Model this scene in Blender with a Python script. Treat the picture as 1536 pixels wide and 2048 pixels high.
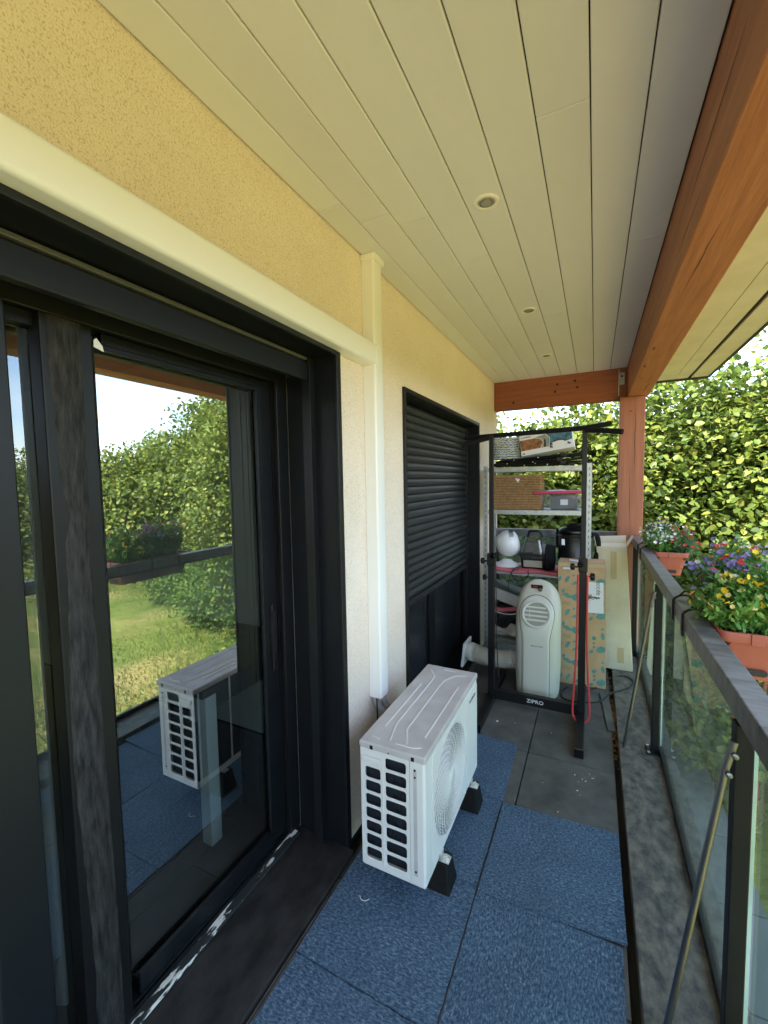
import bpy, bmesh, math, random
import numpy as np
from mathutils import Vector, Matrix
random.seed(7); np.random.seed(7)
for o in list(bpy.data.objects): bpy.data.objects.remove(o)
S = bpy.context.scene
COL = S.collection
PI = math.pi

# ------------------------------------------------------------------ camera
CAM = Vector((0.967, 0.0, 1.62))
F_PX = 845.0                                   # focal length in pixels of the 1536 x 2048 photograph
def _rot(a, ax):
    return np.array(Matrix.Rotation(a, 3, 'XYZ'[ax]))
_B = np.array([[1, 0, 0], [0, 0, -1], [0, 1, 0]], float)
_M = _rot(-.01744, 2) @ _rot(.06738, 0) @ _rot(.46312, 1) @ _B
_R = _M.T
cd = bpy.data.cameras.new('camera'); cam = bpy.data.objects.new('camera', cd); COL.objects.link(cam)
cd.sensor_fit = 'VERTICAL'; cd.sensor_height = 24.0; cd.lens = F_PX / 2048 * 24.0
cd.clip_start = 0.02; cd.clip_end = 2000
mw = Matrix.Identity(4)
for i in range(3):
    mw[i][0] = _R[i, 0]; mw[i][1] = -_R[i, 1]; mw[i][2] = -_R[i, 2]; mw[i][3] = CAM[i]
cam.matrix_world = mw
S.camera = cam

# ------------------------------------------------------------------ light
SUN = Vector((-0.22, -0.58, 0.78)).normalized()
w = bpy.data.worlds.new('World'); S.world = w; w.use_nodes = True
nt = w.node_tree; nt.nodes.clear()
out = nt.nodes.new('ShaderNodeOutputWorld'); bg = nt.nodes.new('ShaderNodeBackground')
sky = nt.nodes.new('ShaderNodeTexSky'); sky.sky_type = 'NISHITA'; sky.sun_disc = False
sky.sun_elevation = math.asin(SUN.z); sky.sun_rotation = math.atan2(SUN.x, SUN.y)
sky.altitude = 100; sky.air_density = 1.0; sky.dust_density = 1.2
tc = nt.nodes.new('ShaderNodeTexCoord'); mp = nt.nodes.new('ShaderNodeMapping'); mp.inputs['Scale'].default_value = (1.5, 1.5, 4.5)
nz = nt.nodes.new('ShaderNodeTexNoise'); nz.inputs['Scale'].default_value = 1.6; nz.inputs['Detail'].default_value = 7; nz.inputs['Roughness'].default_value = .55
rp = nt.nodes.new('ShaderNodeValToRGB'); rp.color_ramp.elements[0].position = .44; rp.color_ramp.elements[1].position = .70
mx = nt.nodes.new('ShaderNodeMix'); mx.data_type = 'RGBA'
nt.links.new(tc.outputs['Generated'], mp.inputs['Vector']); nt.links.new(mp.outputs['Vector'], nz.inputs['Vector'])
nt.links.new(nz.outputs['Fac'], rp.inputs['Fac']); nt.links.new(rp.outputs['Color'], mx.inputs['Factor'])
nt.links.new(sky.outputs['Color'], mx.inputs['A']); mx.inputs['B'].default_value = (5.6, 5.9, 6.5, 1)
nt.links.new(mx.outputs['Result'], bg.inputs['Color']); bg.inputs['Strength'].default_value = 0.11
nt.links.new(bg.outputs[0], out.inputs[0])
sd = bpy.data.lights.new('sun', 'SUN'); sd.energy = 2.8; sd.angle = math.radians(.6); sd.color = (1, .90, .72)
sun = bpy.data.objects.new('sun', sd); COL.objects.link(sun); sun.location = (3, -8, 14)
sun.rotation_euler = SUN.to_track_quat('Z', 'Y').to_euler()
vs = S.view_settings; vs.view_transform = 'Standard'; vs.look = 'None'; vs.gamma = 1; vs.use_curve_mapping = False
vs.exposure = 3.08
S.cycles.max_bounces = 10; S.cycles.diffuse_bounces = 5; S.cycles.glossy_bounces = 5
S.cycles.transparent_max_bounces = 24; S.cycles.transmission_bounces = 6

# ------------------------------------------------------------------ materials
MATS = {}
def pmat(name, col, rough=.5, metal=0, col2=None, vscale=6, vst=(1, 1, 1), vlo=.35, vhi=.65, bump=0, bscale=60, bst=(1, 1, 1),
         bdist=.01, spec=.5, rnd=0, detail=4, rvar=0, coat=0):
    m = bpy.data.materials.new(name); m.use_nodes = True; MATS[name] = m
    t = m.node_tree; N = t.nodes; L = t.links; b = N['Principled BSDF']
    b.inputs['Base Color'].default_value = (*col, 1); b.inputs['Roughness'].default_value = rough; b.inputs['Metallic'].default_value = metal
    b.inputs['Specular IOR Level'].default_value = spec
    if coat: b.inputs['Coat Weight'].default_value = coat
    co = N.new('ShaderNodeTexCoord')
    def noise(scale, st, det):
        a = N.new('ShaderNodeMapping'); a.inputs['Scale'].default_value = st
        L.new(co.outputs['Object'], a.inputs['Vector'])
        if rnd:
            oi = N.new('ShaderNodeObjectInfo'); mu = N.new('ShaderNodeMath'); mu.operation = 'MULTIPLY'; mu.inputs[1].default_value = 37.
            L.new(oi.outputs['Random'], mu.inputs[0]); cx = N.new('ShaderNodeCombineXYZ')
            for k in range(3): L.new(mu.outputs[0], cx.inputs[k])
            L.new(cx.outputs[0], a.inputs['Location'])
        n = N.new('ShaderNodeTexNoise'); n.inputs['Scale'].default_value = scale; n.inputs['Detail'].default_value = det; n.inputs['Roughness'].default_value = .6
        L.new(a.outputs[0], n.inputs['Vector']); return n
    last = None
    if col2 is not None:
        n = noise(vscale, vst, detail); r = N.new('ShaderNodeValToRGB')
        e = r.color_ramp.elements; e[0].position = vlo; e[0].color = (*col, 1); e[1].position = vhi; e[1].color = (*col2, 1)
        L.new(n.outputs['Fac'], r.inputs['Fac']); last = r.outputs['Color']
        if rvar:
            mr = N.new('ShaderNodeMapRange'); mr.inputs['To Min'].default_value = rough - rvar; mr.inputs['To Max'].default_value = rough + rvar
            L.new(n.outputs['Fac'], mr.inputs['Value']); L.new(mr.outputs[0], b.inputs['Roughness'])
    if rnd:
        oi = N.new('ShaderNodeObjectInfo'); mr = N.new('ShaderNodeMapRange'); mr.inputs['To Min'].default_value = 1 - rnd; mr.inputs['To Max'].default_value = 1 + rnd
        L.new(oi.outputs['Random'], mr.inputs['Value']); hs = N.new('ShaderNodeHueSaturation')
        L.new(mr.outputs[0], hs.inputs['Value'])
        if last: L.new(last, hs.inputs['Color'])
        else: hs.inputs['Color'].default_value = (*col, 1)
        last = hs.outputs[0]
    if last: L.new(last, b.inputs['Base Color'])
    if bump:
        n = noise(bscale, bst, 4); bp = N.new('ShaderNodeBump'); bp.inputs['Strength'].default_value = bump; bp.inputs['Distance'].default_value = bdist
        L.new(n.outputs['Fac'], bp.inputs['Height']); L.new(bp.outputs[0], b.inputs['Normal'])
    return m

def stucco_mat():
    m = pmat('stucco', (.88, .775, .675), .92, col2=(.83, .725, .625), vscale=3, bump=.85, bscale=190, bdist=.006, spec=.2)
    t = m.node_tree; N = t.nodes; L = t.links; b = N['Principled BSDF']
    src = b.inputs['Base Color'].links[0].from_socket
    co = N.new('ShaderNodeTexCoord'); n = N.new('ShaderNodeTexNoise'); n.inputs['Scale'].default_value = 235; n.inputs['Detail'].default_value = 1.5
    L.new(co.outputs['Object'], n.inputs['Vector'])
    r = N.new('ShaderNodeValToRGB'); e = r.color_ramp.elements; e[0].position = .34; e[0].color = (.74, .70, .62, 1); e[1].position = .44; e[1].color = (1, 1, 1, 1)
    L.new(n.outputs['Fac'], r.inputs['Fac'])
    mu = N.new('ShaderNodeMix'); mu.data_type = 'RGBA'; mu.blend_type = 'MULTIPLY'; mu.inputs['Factor'].default_value = 1
    L.new(src, mu.inputs['A']); L.new(r.outputs[0], mu.inputs['B']); L.new(mu.outputs['Result'], b.inputs['Base Color'])
stucco_mat()
def carpet_mat(name, st):
    m = pmat(name, (.02, .05, .115), .95, bump=.9, bscale=240, bst=st, bdist=.006, spec=.1)
    t = m.node_tree; N = t.nodes; L = t.links; b = N['Principled BSDF']
    co = N.new('ShaderNodeTexCoord'); mp = N.new('ShaderNodeMapping'); mp.inputs['Scale'].default_value = st; L.new(co.outputs['Object'], mp.inputs['Vector'])
    n = N.new('ShaderNodeTexNoise'); n.inputs['Scale'].default_value = 150; n.inputs['Detail'].default_value = 6; n.inputs['Roughness'].default_value = .8
    L.new(mp.outputs[0], n.inputs['Vector'])
    r = N.new('ShaderNodeValToRGB'); e = r.color_ramp.elements
    e[0].position = .36; e[0].color = (.026, .048, .086, 1); e[1].position = .50; e[1].color = (.075, .125, .205, 1)
    k = e.new(.60); k.color = (.165, .235, .335, 1); k = e.new(.70); k.color = (.33, .42, .52, 1)
    L.new(n.outputs['Fac'], r.inputs['Fac'])
    n2 = N.new('ShaderNodeTexNoise'); n2.inputs['Scale'].default_value = 6; n2.inputs['Detail'].default_value = 3; L.new(co.outputs['Object'], n2.inputs['Vector'])
    mr = N.new('ShaderNodeMapRange'); mr.inputs['To Min'].default_value = .75; mr.inputs['To Max'].default_value = 1.25; L.new(n2.outputs['Fac'], mr.inputs['Value'])
    hs = N.new('ShaderNodeHueSaturation'); L.new(r.outputs[0], hs.inputs['Color']); L.new(mr.outputs[0], hs.inputs['Value']); L.new(hs.outputs[0], b.inputs['Base Color'])
carpet_mat('carpet_x', (.45, 1, 1)); carpet_mat('carpet_y', (1, .45, 1)); carpet_mat('carpet_r', (.6, 1, 1))
def glass_mat(name, refl, tint, dust=0, dustcol=(.5, .55, .55), rough=0.0, streak=False):
    m = bpy.data.materials.new(name); m.use_nodes = True; MATS[name] = m
    t = m.node_tree; N = t.nodes; L = t.links; N.clear()
    o = N.new('ShaderNodeOutputMaterial'); tr = N.new('ShaderNodeBsdfTransparent'); tr.inputs[0].default_value = (*tint, 1)
    gl = N.new('ShaderNodeBsdfGlossy'); gl.inputs['Roughness'].default_value = rough; gl.inputs['Color'].default_value = (.95, .98, .98, 1)
    fr = N.new('ShaderNodeFresnel'); fr.inputs['IOR'].default_value = 1.5
    ad = N.new('ShaderNodeMath'); ad.operation = 'ADD'; ad.use_clamp = True; ad.inputs[1].default_value = refl; L.new(fr.outputs[0], ad.inputs[0])
    ge = N.new('ShaderNodeNewGeometry'); iv = N.new('ShaderNodeMath'); iv.operation = 'SUBTRACT'; iv.inputs[0].default_value = 1; L.new(ge.outputs['Backfacing'], iv.inputs[1])
    mu = N.new('ShaderNodeMath'); mu.operation = 'MULTIPLY'; L.new(ad.outputs[0], mu.inputs[0]); L.new(iv.outputs[0], mu.inputs[1])
    mix = N.new('ShaderNodeMixShader'); L.new(mu.outputs[0], mix.inputs[0]); L.new(tr.outputs[0], mix.inputs[1]); L.new(gl.outputs[0], mix.inputs[2])
    last = mix.outputs[0]
    if dust:
        df = N.new('ShaderNodeBsdfDiffuse'); df.inputs[0].default_value = (*dustcol, 1)
        co = N.new('ShaderNodeTexCoord'); mp = N.new('ShaderNodeMapping'); mp.inputs['Scale'].default_value = (1, 6, .7) if streak else (1, 1, 1)
        n = N.new('ShaderNodeTexNoise'); n.inputs['Scale'].default_value = 2.5; n.inputs['Detail'].default_value = 6
        L.new(co.outputs['Object'], mp.inputs[0]); L.new(mp.outputs[0], n.inputs['Vector'])
        mr = N.new('ShaderNodeMapRange'); mr.inputs['From Min'].default_value = .3; mr.inputs['From Max'].default_value = .7
        mr.inputs['To Min'].default_value = dust * .45; mr.inputs['To Max'].default_value = dust * 1.5; L.new(n.outputs['Fac'], mr.inputs['Value'])
        m2 = N.new('ShaderNodeMixShader'); L.new(mr.outputs[0], m2.inputs[0]); L.new(last, m2.inputs[1]); L.new(df.outputs[0], m2.inputs[2]); last = m2.outputs[0]
    L.new(last, o.inputs[0])
glass_mat('window_glass', .40, (.86, .92, .92))
glass_mat('dim_glass', .14, (.7, .74, .74))
glass_mat('rail_glass', .03, (.80, .91, .88), dust=.10, dustcol=(.66, .75, .73), streak=True)
glass_mat('glass_edge', .05, (.35, .62, .55), dust=.45, dustcol=(.45, .68, .62))
glass_mat('clear_plastic', .03, (.92, .93, .94), dust=.07, dustcol=(.8, .82, .85))
glass_mat('smoke_plastic', .05, (.55, .55, .55), dust=.05)
def leaf_mat(name, col, tr=.35, rough=.5, var=.25):
    m = bpy.data.materials.new(name); m.use_nodes = True; MATS[name] = m
    t = m.node_tree; N = t.nodes; L = t.links; b = N['Principled BSDF']; o = N['Material Output']
    b.inputs['Roughness'].default_value = rough; b.inputs['Specular IOR Level'].default_value = .35
    co = N.new('ShaderNodeTexCoord'); n = N.new('ShaderNodeTexNoise'); n.inputs['Scale'].default_value = 1.4; n.inputs['Detail'].default_value = 5
    L.new(co.outputs['Object'], n.inputs['Vector'])
    mr = N.new('ShaderNodeMapRange'); mr.inputs['From Min'].default_value = .3; mr.inputs['From Max'].default_value = .7; mr.inputs['To Min'].default_value = 1 - var; mr.inputs['To Max'].default_value = 1 + var
    L.new(n.outputs['Fac'], mr.inputs['Value']); hs = N.new('ShaderNodeHueSaturation'); hs.inputs['Color'].default_value = (*col, 1); L.new(mr.outputs[0], hs.inputs['Value'])
    L.new(hs.outputs[0], b.inputs['Base Color'])
    if tr:
        tl = N.new('ShaderNodeBsdfTranslucent'); L.new(hs.outputs[0], tl.inputs[0]); mi = N.new('ShaderNodeMixShader'); mi.inputs[0].default_value = tr
        L.new(b.outputs[0], mi.inputs[1]); L.new(tl.outputs[0], mi.inputs[2]); L.new(mi.outputs[0], o.inputs[0])
leaf_mat('leaf_a', (.155, .215, .040), .45); leaf_mat('leaf_b', (.100, .160, .034), .45); leaf_mat('leaf_c', (.26, .295, .065), .45); leaf_mat('leaf_d', (.055, .095, .028), .42)
leaf_mat('leaf_grn', (.10, .26, .055), .35); leaf_mat('leaf_grn2', (.19, .38, .085), .35); leaf_mat('leaf_blu', (.085, .18, .095), .25)
for n_, c_ in dict(petal_yellow=(.80, .56, .03), petal_purple=(.23, .215, .42), petal_red=(.62, .07, .06), petal_white=(.75, .75, .78), petal_cream=(.78, .70, .30)).items():
    leaf_mat(n_, c_, .25, .6, .1)
leaf_mat('dry_leaf', (.22, .12, .05), .1)

pmat('blind_pane', (.018, .020, .024), .22, spec=.35)
pmat('white_pvc', (.83, .825, .80), .35, bump=.02, bscale=30)
pmat('anthracite', (.0048, .0060, .0085), .45, spec=.3, col2=(.0072, .0088, .0112), vscale=8, bump=.06, bscale=400, bdist=.001)
pmat('anthracite_satin', (.0085, .0100, .0122), .42, spec=.35, bump=.05, bscale=500, bdist=.001)
pmat('black_frame', (.006, .006, .007), .45, spec=.35)
pmat('edge_strip', (.09, .095, .095), .4)
pmat('worn_film', (.009, .009, .009), .6, spec=.25, col2=(.050, .048, .047), vscale=14, vst=(1, 5, 1), vlo=.35, vhi=.7, bump=.4, bscale=60, bst=(1, 6, .6), detail=8)
pmat('sill_slate', (.010, .0092, .0105), .62, spec=.35, col2=(.034, .031, .032), vscale=9, vst=(1.6, 1, 1), bump=.3, bscale=60, bst=(2.5, 1, 1), detail=8, rvar=.1)
pmat('peeling_paint', (.75, .73, .70), .6, col2=(.02, .024, .026), vscale=18, vst=(1.5, .35, 1), vlo=.455, vhi=.47, detail=6)
pmat('slat_metal', (.018, .021, .0235), .36, col2=(.027, .030, .033), vscale=4, vst=(1, .3, 3), rnd=.10, bump=.03, bscale=300, bdist=.001)
pmat('ceiling_paint', (.735, .75, .775), .55, col2=(.685, .70, .72), vscale=2.0, vst=(1, .4, 1), rnd=.03, bump=.10, bscale=90, bst=(3, 1, 3), bdist=.002)
pmat('soffit_paint', (.66, .635, .54), .6, col2=(.58, .555, .46), vscale=3, bump=.15, bscale=60, bst=(2, .4, 2), bdist=.003)
pmat('gap_dark', (.02, .02, .018), .8)
pmat('wood_y', (.42, .170, .086), .6, col2=(.27, .098, .050), vscale=5, vst=(6, .35, 6), vlo=.3, vhi=.72, bump=.25, bscale=22, bst=(6, .4, 6), detail=8)
pmat('wood_x', (.33, .105, .055), .6, col2=(.23, .068, .034), vscale=5, vst=(.35, 6, 6), vlo=.3, vhi=.72, bump=.22, bscale=22, bst=(.4, 6, 6), detail=8)
pmat('wood_z', (.38, .148, .078), .6, col2=(.25, .088, .044), vscale=5, vst=(6, 6, .3), vlo=.3, vhi=.72, bump=.25, bscale=22, bst=(6, 6, .4), detail=8)
pmat('wood_crack', (.05, .018, .008), .8)
pmat('slate_tile', (.050, .050, .053), .68, col2=(.145, .140, .137), vscale=6, vlo=.3, vhi=.75, bump=.35, bscale=45, bdist=.004, detail=8, rnd=.12, rvar=.12)
pmat('kerb_slate', (.038, .040, .044), .5, col2=(.20, .172, .146), vscale=22, vst=(1.2, .8, 1), vlo=.36, vhi=.70, bump=.7, bscale=40, bst=(1, 1, 1), bdist=.006, detail=9, rvar=.16)
pmat('rail_metal', (.035, .038, .042), .36, col2=(.20, .205, .215), vscale=16, vst=(.5, 2, 1), vlo=.3, vhi=.7, bump=.2, bscale=45, bst=(.6, 3, 1), bdist=.003, rvar=.08, detail=7)  # mottled metal; the paler blue-grey also puts sky reflection into the colour
pmat('steel', (.22, .225, .235), .36, 1.0, bump=.03, bscale=200)
pmat('galvanised', (.42, .45, .46), .42, .85, col2=(.55, .57, .58), vscale=25, rnd=.05)
pmat('ac_white', (.72, .715, .71), .42, bump=.02, bscale=40)
pmat('ac_top', (.55, .53, .54), .48, col2=(.42, .405, .415), vscale=9, vlo=.35, vhi=.75, detail=8, rvar=.08)
pmat('ac_rib', (.63, .61, .615), .45)
pmat('coil_dark', (.010, .014, .022), .5, bump=.6, bscale=120, bst=(1, 1, .05))
pmat('rubber', (.0035, .0035, .004), .6, spec=.25, col2=(.010, .010, .010), vscale=40, bump=.3, bscale=160, bdist=.002)
pmat('zinc', (.70, .70, .68), .35, .7)
pmat('pipe_foam', (.30, .29, .30), .8, bump=.3, bscale=90)
pmat('port_plastic', (.60, .61, .56), .38, bump=.015, bscale=60)
pmat('port_side', (.56, .56, .49), .40, bump=.015, bscale=60)
pmat('outlet_shade', (.30, .31, .27), .5)  # recess shading of the outlet put into a darker base colour
pmat('seam_dark', (.12, .125, .115), .6)
pmat('black_tube', (.0075, .0075, .009), .42, spec=.35, bump=.04, bscale=300)
pmat('black_plastic', (.0055, .0055, .006), .3, spec=.4, bump=.03, bscale=120)
pmat('black_foam', (.0085, .0085, .009), .9, spec=.2, bump=.3, bscale=200)
pmat('red_band', (.58, .045, .055), .5)
pmat('print_white', (.8, .8, .8), .5); pmat('print_black', (.03, .03, .035), .5)
pmat('kraft', (.52, .36, .21), .85, col2=(.45, .305, .17), vscale=7, bump=.12, bscale=25, bst=(6, 1, 1), detail=6)
pmat('teal_print', (.075, .24, .235), .8, col2=(.12, .28, .26), vscale=30)
pmat('green_print', (.24, .24, .13), .8)
pmat('cream_card', (.60, .55, .42), .85, col2=(.44, .385, .27), vscale=3.5, vlo=.35, vhi=.75, bump=.25, bscale=6, detail=6)
pmat('old_tape', (.46, .37, .21), .4)
pmat('label_white', (.72, .74, .80), .45); pmat('label_blue', (.35, .47, .60), .45)
pmat('terracotta', (.27, .070, .045), .55, col2=(.235, .060, .038), vscale=8, bump=.06, bscale=250, bdist=.001)
pmat('soil', (.025, .018, .012), .95, bump=1, bscale=90)
pmat('wicker', (.48, .30, .14), .7, col2=(.27, .145, .058), vscale=40, vlo=.3, vhi=.7, rnd=.1)
pmat('wicker_dark', (.07, .035, .015), .8)
pmat('bag_weave', (.60, .66, .70), .8, col2=(.07, .14, .19), vscale=60, vst=(1, 1, 2.6), vlo=.46, vhi=.52)
pmat('pink_lid', (.58, .05, .16), .4); pmat('pink_mat', (.52, .12, .15), .85, bump=.4, bscale=30)
pmat('grey_box', (.045, .055, .065), .5); pmat('fan_white', (.75, .76, .78), .35)
pmat('carton_grey', (.45, .44, .41), .8, col2=(.36, .35, .32), vscale=6); pmat('cloth_white', (.50, .47, .43), .9, bump=.6, bscale=14, bdist=.03)
pmat('black_bag', (.014, .014, .016), .35, bump=.8, bscale=16, bdist=.03)
pmat('hose_white', (.62, .60, .55), .5); pmat('art_orange', (.42, .17, .05), .5, col2=(.10, .05, .03), vscale=30, detail=8)
pmat('art_blue', (.10, .24, .34), .5, col2=(.015, .05, .10), vscale=28, detail=8); pmat('art_pale', (.40, .36, .26), .5, col2=(.14, .20, .20), vscale=25)
pmat('lens', (.45, .44, .38), .12, .3); pmat('interior_paint', (.65, .63, .60), .8); pmat('interior_plank', (.13, .125, .125), .45, rnd=.10, col2=(.10, .097, .097), vscale=4)
pmat('curtain', (.42, .42, .42), .9); pmat('furniture_white', (.70, .70, .68), .45)
pmat('roof_tile', (.10, .06, .05), .8, col2=(.15, .08, .06), vscale=3); pmat('fascia', (.020, .023, .027), .45)
pmat('bark', (.11, .075, .05), .9, col2=(.18, .14, .10), vscale=12, vst=(3, 3, .6), bump=.6, bscale=20, bst=(3, 3, .5)); pmat('bark_red', (.24, .11, .065), .85)
pmat('patio_stone', (.12, .135, .135), .85, col2=(.19, .20, .195), vscale=1.2, vst=(1, .5, 1), detail=8, bump=.2, bscale=12, rnd=.06)
def lawn_mat():
    m = pmat('lawn_grass', (.25, .245, .060), .95, col2=(.14, .170, .040), vscale=1.1, vlo=.35, vhi=.65, detail=9, bump=1, bscale=7, bdist=.12, spec=.1)
    t = m.node_tree; N = t.nodes; L = t.links; b = N['Principled BSDF']; src = b.inputs['Base Color'].links[0].from_socket
    co = N.new('ShaderNodeTexCoord'); n = N.new('ShaderNodeTexNoise'); n.inputs['Scale'].default_value = .28; n.inputs['Detail'].default_value = 6; L.new(co.outputs['Object'], n.inputs['Vector'])
    r = N.new('ShaderNodeValToRGB'); e = r.color_ramp.elements; e[0].position = .46; e[0].color = (0, 0, 0, 1); e[1].position = .60; e[1].color = (1, 1, 1, 1); L.new(n.outputs['Fac'], r.inputs['Fac'])
    mx = N.new('ShaderNodeMix'); mx.data_type = 'RGBA'; L.new(r.outputs[0], mx.inputs['Factor']); L.new(src, mx.inputs['A']); mx.inputs['B'].default_value = (.42, .29, .12, 1)
    L.new(mx.outputs['Result'], b.inputs['Base Color'])
lawn_mat()
leaf_mat('grass_a', (.19, .24, .05), .3, .7); leaf_mat('grass_b', (.29, .27, .085), .3, .7)

# ------------------------------------------------------------------ mesh helpers
class MB:
    def __init__(s): s.v = []; s.f = []
    def add(s, vs, fs):
        k = len(s.v); s.v += [tuple(p) for p in vs]; s.f += [tuple(i + k for i in f) for f in fs]; return s
    def box(s, x0, x1, y0, y1, z0, z1):
        v = [(x, y, z) for z in (z0, z1) for y in (y0, y1) for x in (x0, x1)]
        return s.add(v, [(0, 2, 3, 1), (4, 5, 7, 6), (0, 1, 5, 4), (2, 6, 7, 3), (0, 4, 6, 2), (1, 3, 7, 5)])
    def obox(s, c, size, rot):
        m = Matrix.Translation(c) @ rot.to_4x4(); h = [k / 2 for k in size]
        v = [m @ Vector((x, y, z)) for z in (-h[2], h[2]) for y in (-h[1], h[1]) for x in (-h[0], h[0])]
        return s.add(v, [(0, 2, 3, 1), (4, 5, 7, 6), (0, 1, 5, 4), (2, 6, 7, 3), (0, 4, 6, 2), (1, 3, 7, 5)])
    def hexa(s, b, t):                       # bottom quad, top quad (ccw from above)
        return s.add(list(b) + list(t), [(3, 2, 1, 0), (4, 5, 6, 7), (0, 1, 5, 4), (1, 2, 6, 5), (2, 3, 7, 6), (3, 0, 4, 7)])
    def tube(s, pts, r, n=8, cap=True, closed=False, flat=None):
        pts = [Vector(p) for p in pts]; m = len(pts); rings = []; up = None
        rr = r if isinstance(r, (list, tuple)) else [r] * m
        for i, p in enumerate(pts):
            a = pts[(i - 1) % m] if (i or closed) else p; b = pts[(i + 1) % m] if (i < m - 1 or closed) else p
            d = (b - a).normalized()
            if up is None:
                up = Vector((0, 0, 1)) if abs(d.z) < .9 else Vector((1, 0, 0))
            x = d.cross(up).normalized(); y = x.cross(d).normalized(); up = y
            rings.append([p + (x * math.cos(2 * PI * k / n) + y * math.sin(2 * PI * k / n) * (flat or 1)) * rr[i] for k in range(n)])
        v = [q for g in rings for q in g]; f = []
        for i in range(m if closed else m - 1):
            j = (i + 1) % m
            for k in range(n): f.append((i * n + k, i * n + (k + 1) % n, j * n + (k + 1) % n, j * n + k))
        if cap and not closed: f += [tuple(range(n))[::-1], tuple((m - 1) * n + k for k in range(n))]
        return s.add(v, f)
    def lathe(s, prof, c, n=24, axis=None):  # prof: list of (r, h); axis: rotation matrix
        q = axis.to_4x4() if axis else Matrix.Identity(4); q = Matrix.Translation(c) @ q
        v = [q @ Vector((r * math.cos(2 * PI * k / n), r * math.sin(2 * PI * k / n), h)) for r, h in prof for k in range(n)]; f = []
        for i in range(len(prof) - 1):
            for k in range(n): f.append((i * n + k, i * n + (k + 1) % n, (i + 1) * n + (k + 1) % n, (i + 1) * n + k))
        f += [tuple(range(n))[::-1], tuple((len(prof) - 1) * n + k for k in range(n))]
        return s.add(v, f)
    def poly(s, pts): return s.add(pts, [tuple(range(len(pts)))])
    def prism(s, pts, dv):
        dv = Vector(dv); n = len(pts); a = [Vector(p) for p in pts]; b = [p + dv for p in a]
        return s.add(a + b, [tuple(range(n))[::-1], tuple(range(n, 2 * n))] + [(i, (i + 1) % n, n + (i + 1) % n, n + i) for i in range(n)])
    def bar(s, a, b, wd, ht, up=(0, 0, 1)):
        a = Vector(a); b = Vector(b); d = (b - a); L = d.length; d.normalize(); u = Vector(up); x = d.cross(u).normalized(); u = x.cross(d)
        R = Matrix((x, d, u)).transposed()
        return s.obox((a + b) / 2, (wd, L, ht), R)
    def grid(s, fn, nu, nv, closed_u=False):
        v = [fn(i / (nu if closed_u else nu - 1), j / (nv - 1)) for j in range(nv) for i in range(nu)]; f = []
        for j in range(nv - 1):
            for i in range(nu if closed_u else nu - 1):
                i2 = (i + 1) % nu; f.append((j * nu + i, j * nu + i2, (j + 1) * nu + i2, (j + 1) * nu + i))
        return s.add(v, f)
    def mesh(s, name):
        m = bpy.data.meshes.new(name); m.from_pydata(s.v, [], s.f)
        bm = bmesh.new(); bm.from_mesh(m); bmesh.ops.recalc_face_normals(bm, faces=bm.faces); bm.to_mesh(m); bm.free()
        return m
def thing(name, label, cat, loc=(0, 0, 0), group=None):
    o = bpy.data.objects.new(name, None); COL.objects.link(o); o.location = loc; o.empty_display_size = .05
    o['label'] = label; o['category'] = cat
    if group: o['group'] = group
    return o
def world_loc(o):
    l = Vector(o.location)
    while o.parent: o = o.parent; l = l + Vector(o.location)
    return l
def link(name, me, mat, parent=None, bevel=0, smooth=False, label=None, cat=None, group=None, kind=None, seg=2, base=False):
    n = len(me.vertices); a = np.empty(n * 3, np.float32); me.vertices.foreach_get('co', a); a = a.reshape(-1, 3)
    c = (a.min(0) + a.max(0)) / 2
    if parent is None or base: c[2] = a[:, 2].min()
    a -= c; me.vertices.foreach_set('co', a.ravel()); me.update()
    o = bpy.data.objects.new(name, me); COL.objects.link(o)
    c = Vector([float(k) for k in c])
    if parent: o.parent = parent; o.location = c - world_loc(parent)
    else: o.location = c
    if mat is not None:
        for mm in (mat if isinstance(mat, (list, tuple)) else [mat]): me.materials.append(MATS[mm])
    if bevel:
        b = o.modifiers.new('bevel', 'BEVEL'); b.width = bevel; b.segments = seg; b.limit_method = 'ANGLE'; b.angle_limit = math.radians(40)
    if smooth:
        me.polygons.foreach_set('use_smooth', [True] * len(me.polygons))
        if smooth != 'all': me.set_sharp_from_angle(angle=math.radians(smooth if isinstance(smooth, (int, float)) and smooth > 1 else 40))
    if label: o['label'] = label
    if cat: o['category'] = cat
    if group: o['group'] = group
    if kind: o['kind'] = kind
    return o
def put(name, mb, mat, parent=None, **k): return link(name, mb.mesh(name), mat, parent, **k)
def plate(outline, holes, th, fn, bevel=0):
    """flat plate with holes: 2D outline and holes, extruded; fn maps (u, v, w) to the world"""
    cu = bpy.data.curves.new('p', 'CURVE'); cu.dimensions = '2D'; cu.fill_mode = 'BOTH'; cu.extrude = th / 2
    for pts in [outline] + holes:
        sp = cu.splines.new('POLY'); sp.points.add(len(pts) - 1); sp.use_cyclic_u = True
        for p, q in zip(sp.points, pts): p.co = (q[0], q[1], 0, 1)
    o = bpy.data.objects.new('p', cu); COL.objects.link(o)
    dg = bpy.context.evaluated_depsgraph_get(); me = bpy.data.meshes.new_from_object(o.evaluated_get(dg))
    bpy.data.objects.remove(o); bpy.data.curves.remove(cu)
    for v in me.vertices: v.co = fn(v.co.x, v.co.y, v.co.z)
    bm = bmesh.new(); bm.from_mesh(me); bmesh.ops.remove_doubles(bm, verts=bm.verts, dist=1e-5); bmesh.ops.recalc_face_normals(bm, faces=bm.faces); bm.to_mesh(me); bm.free()
    me.materials.clear()
    return me
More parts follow.
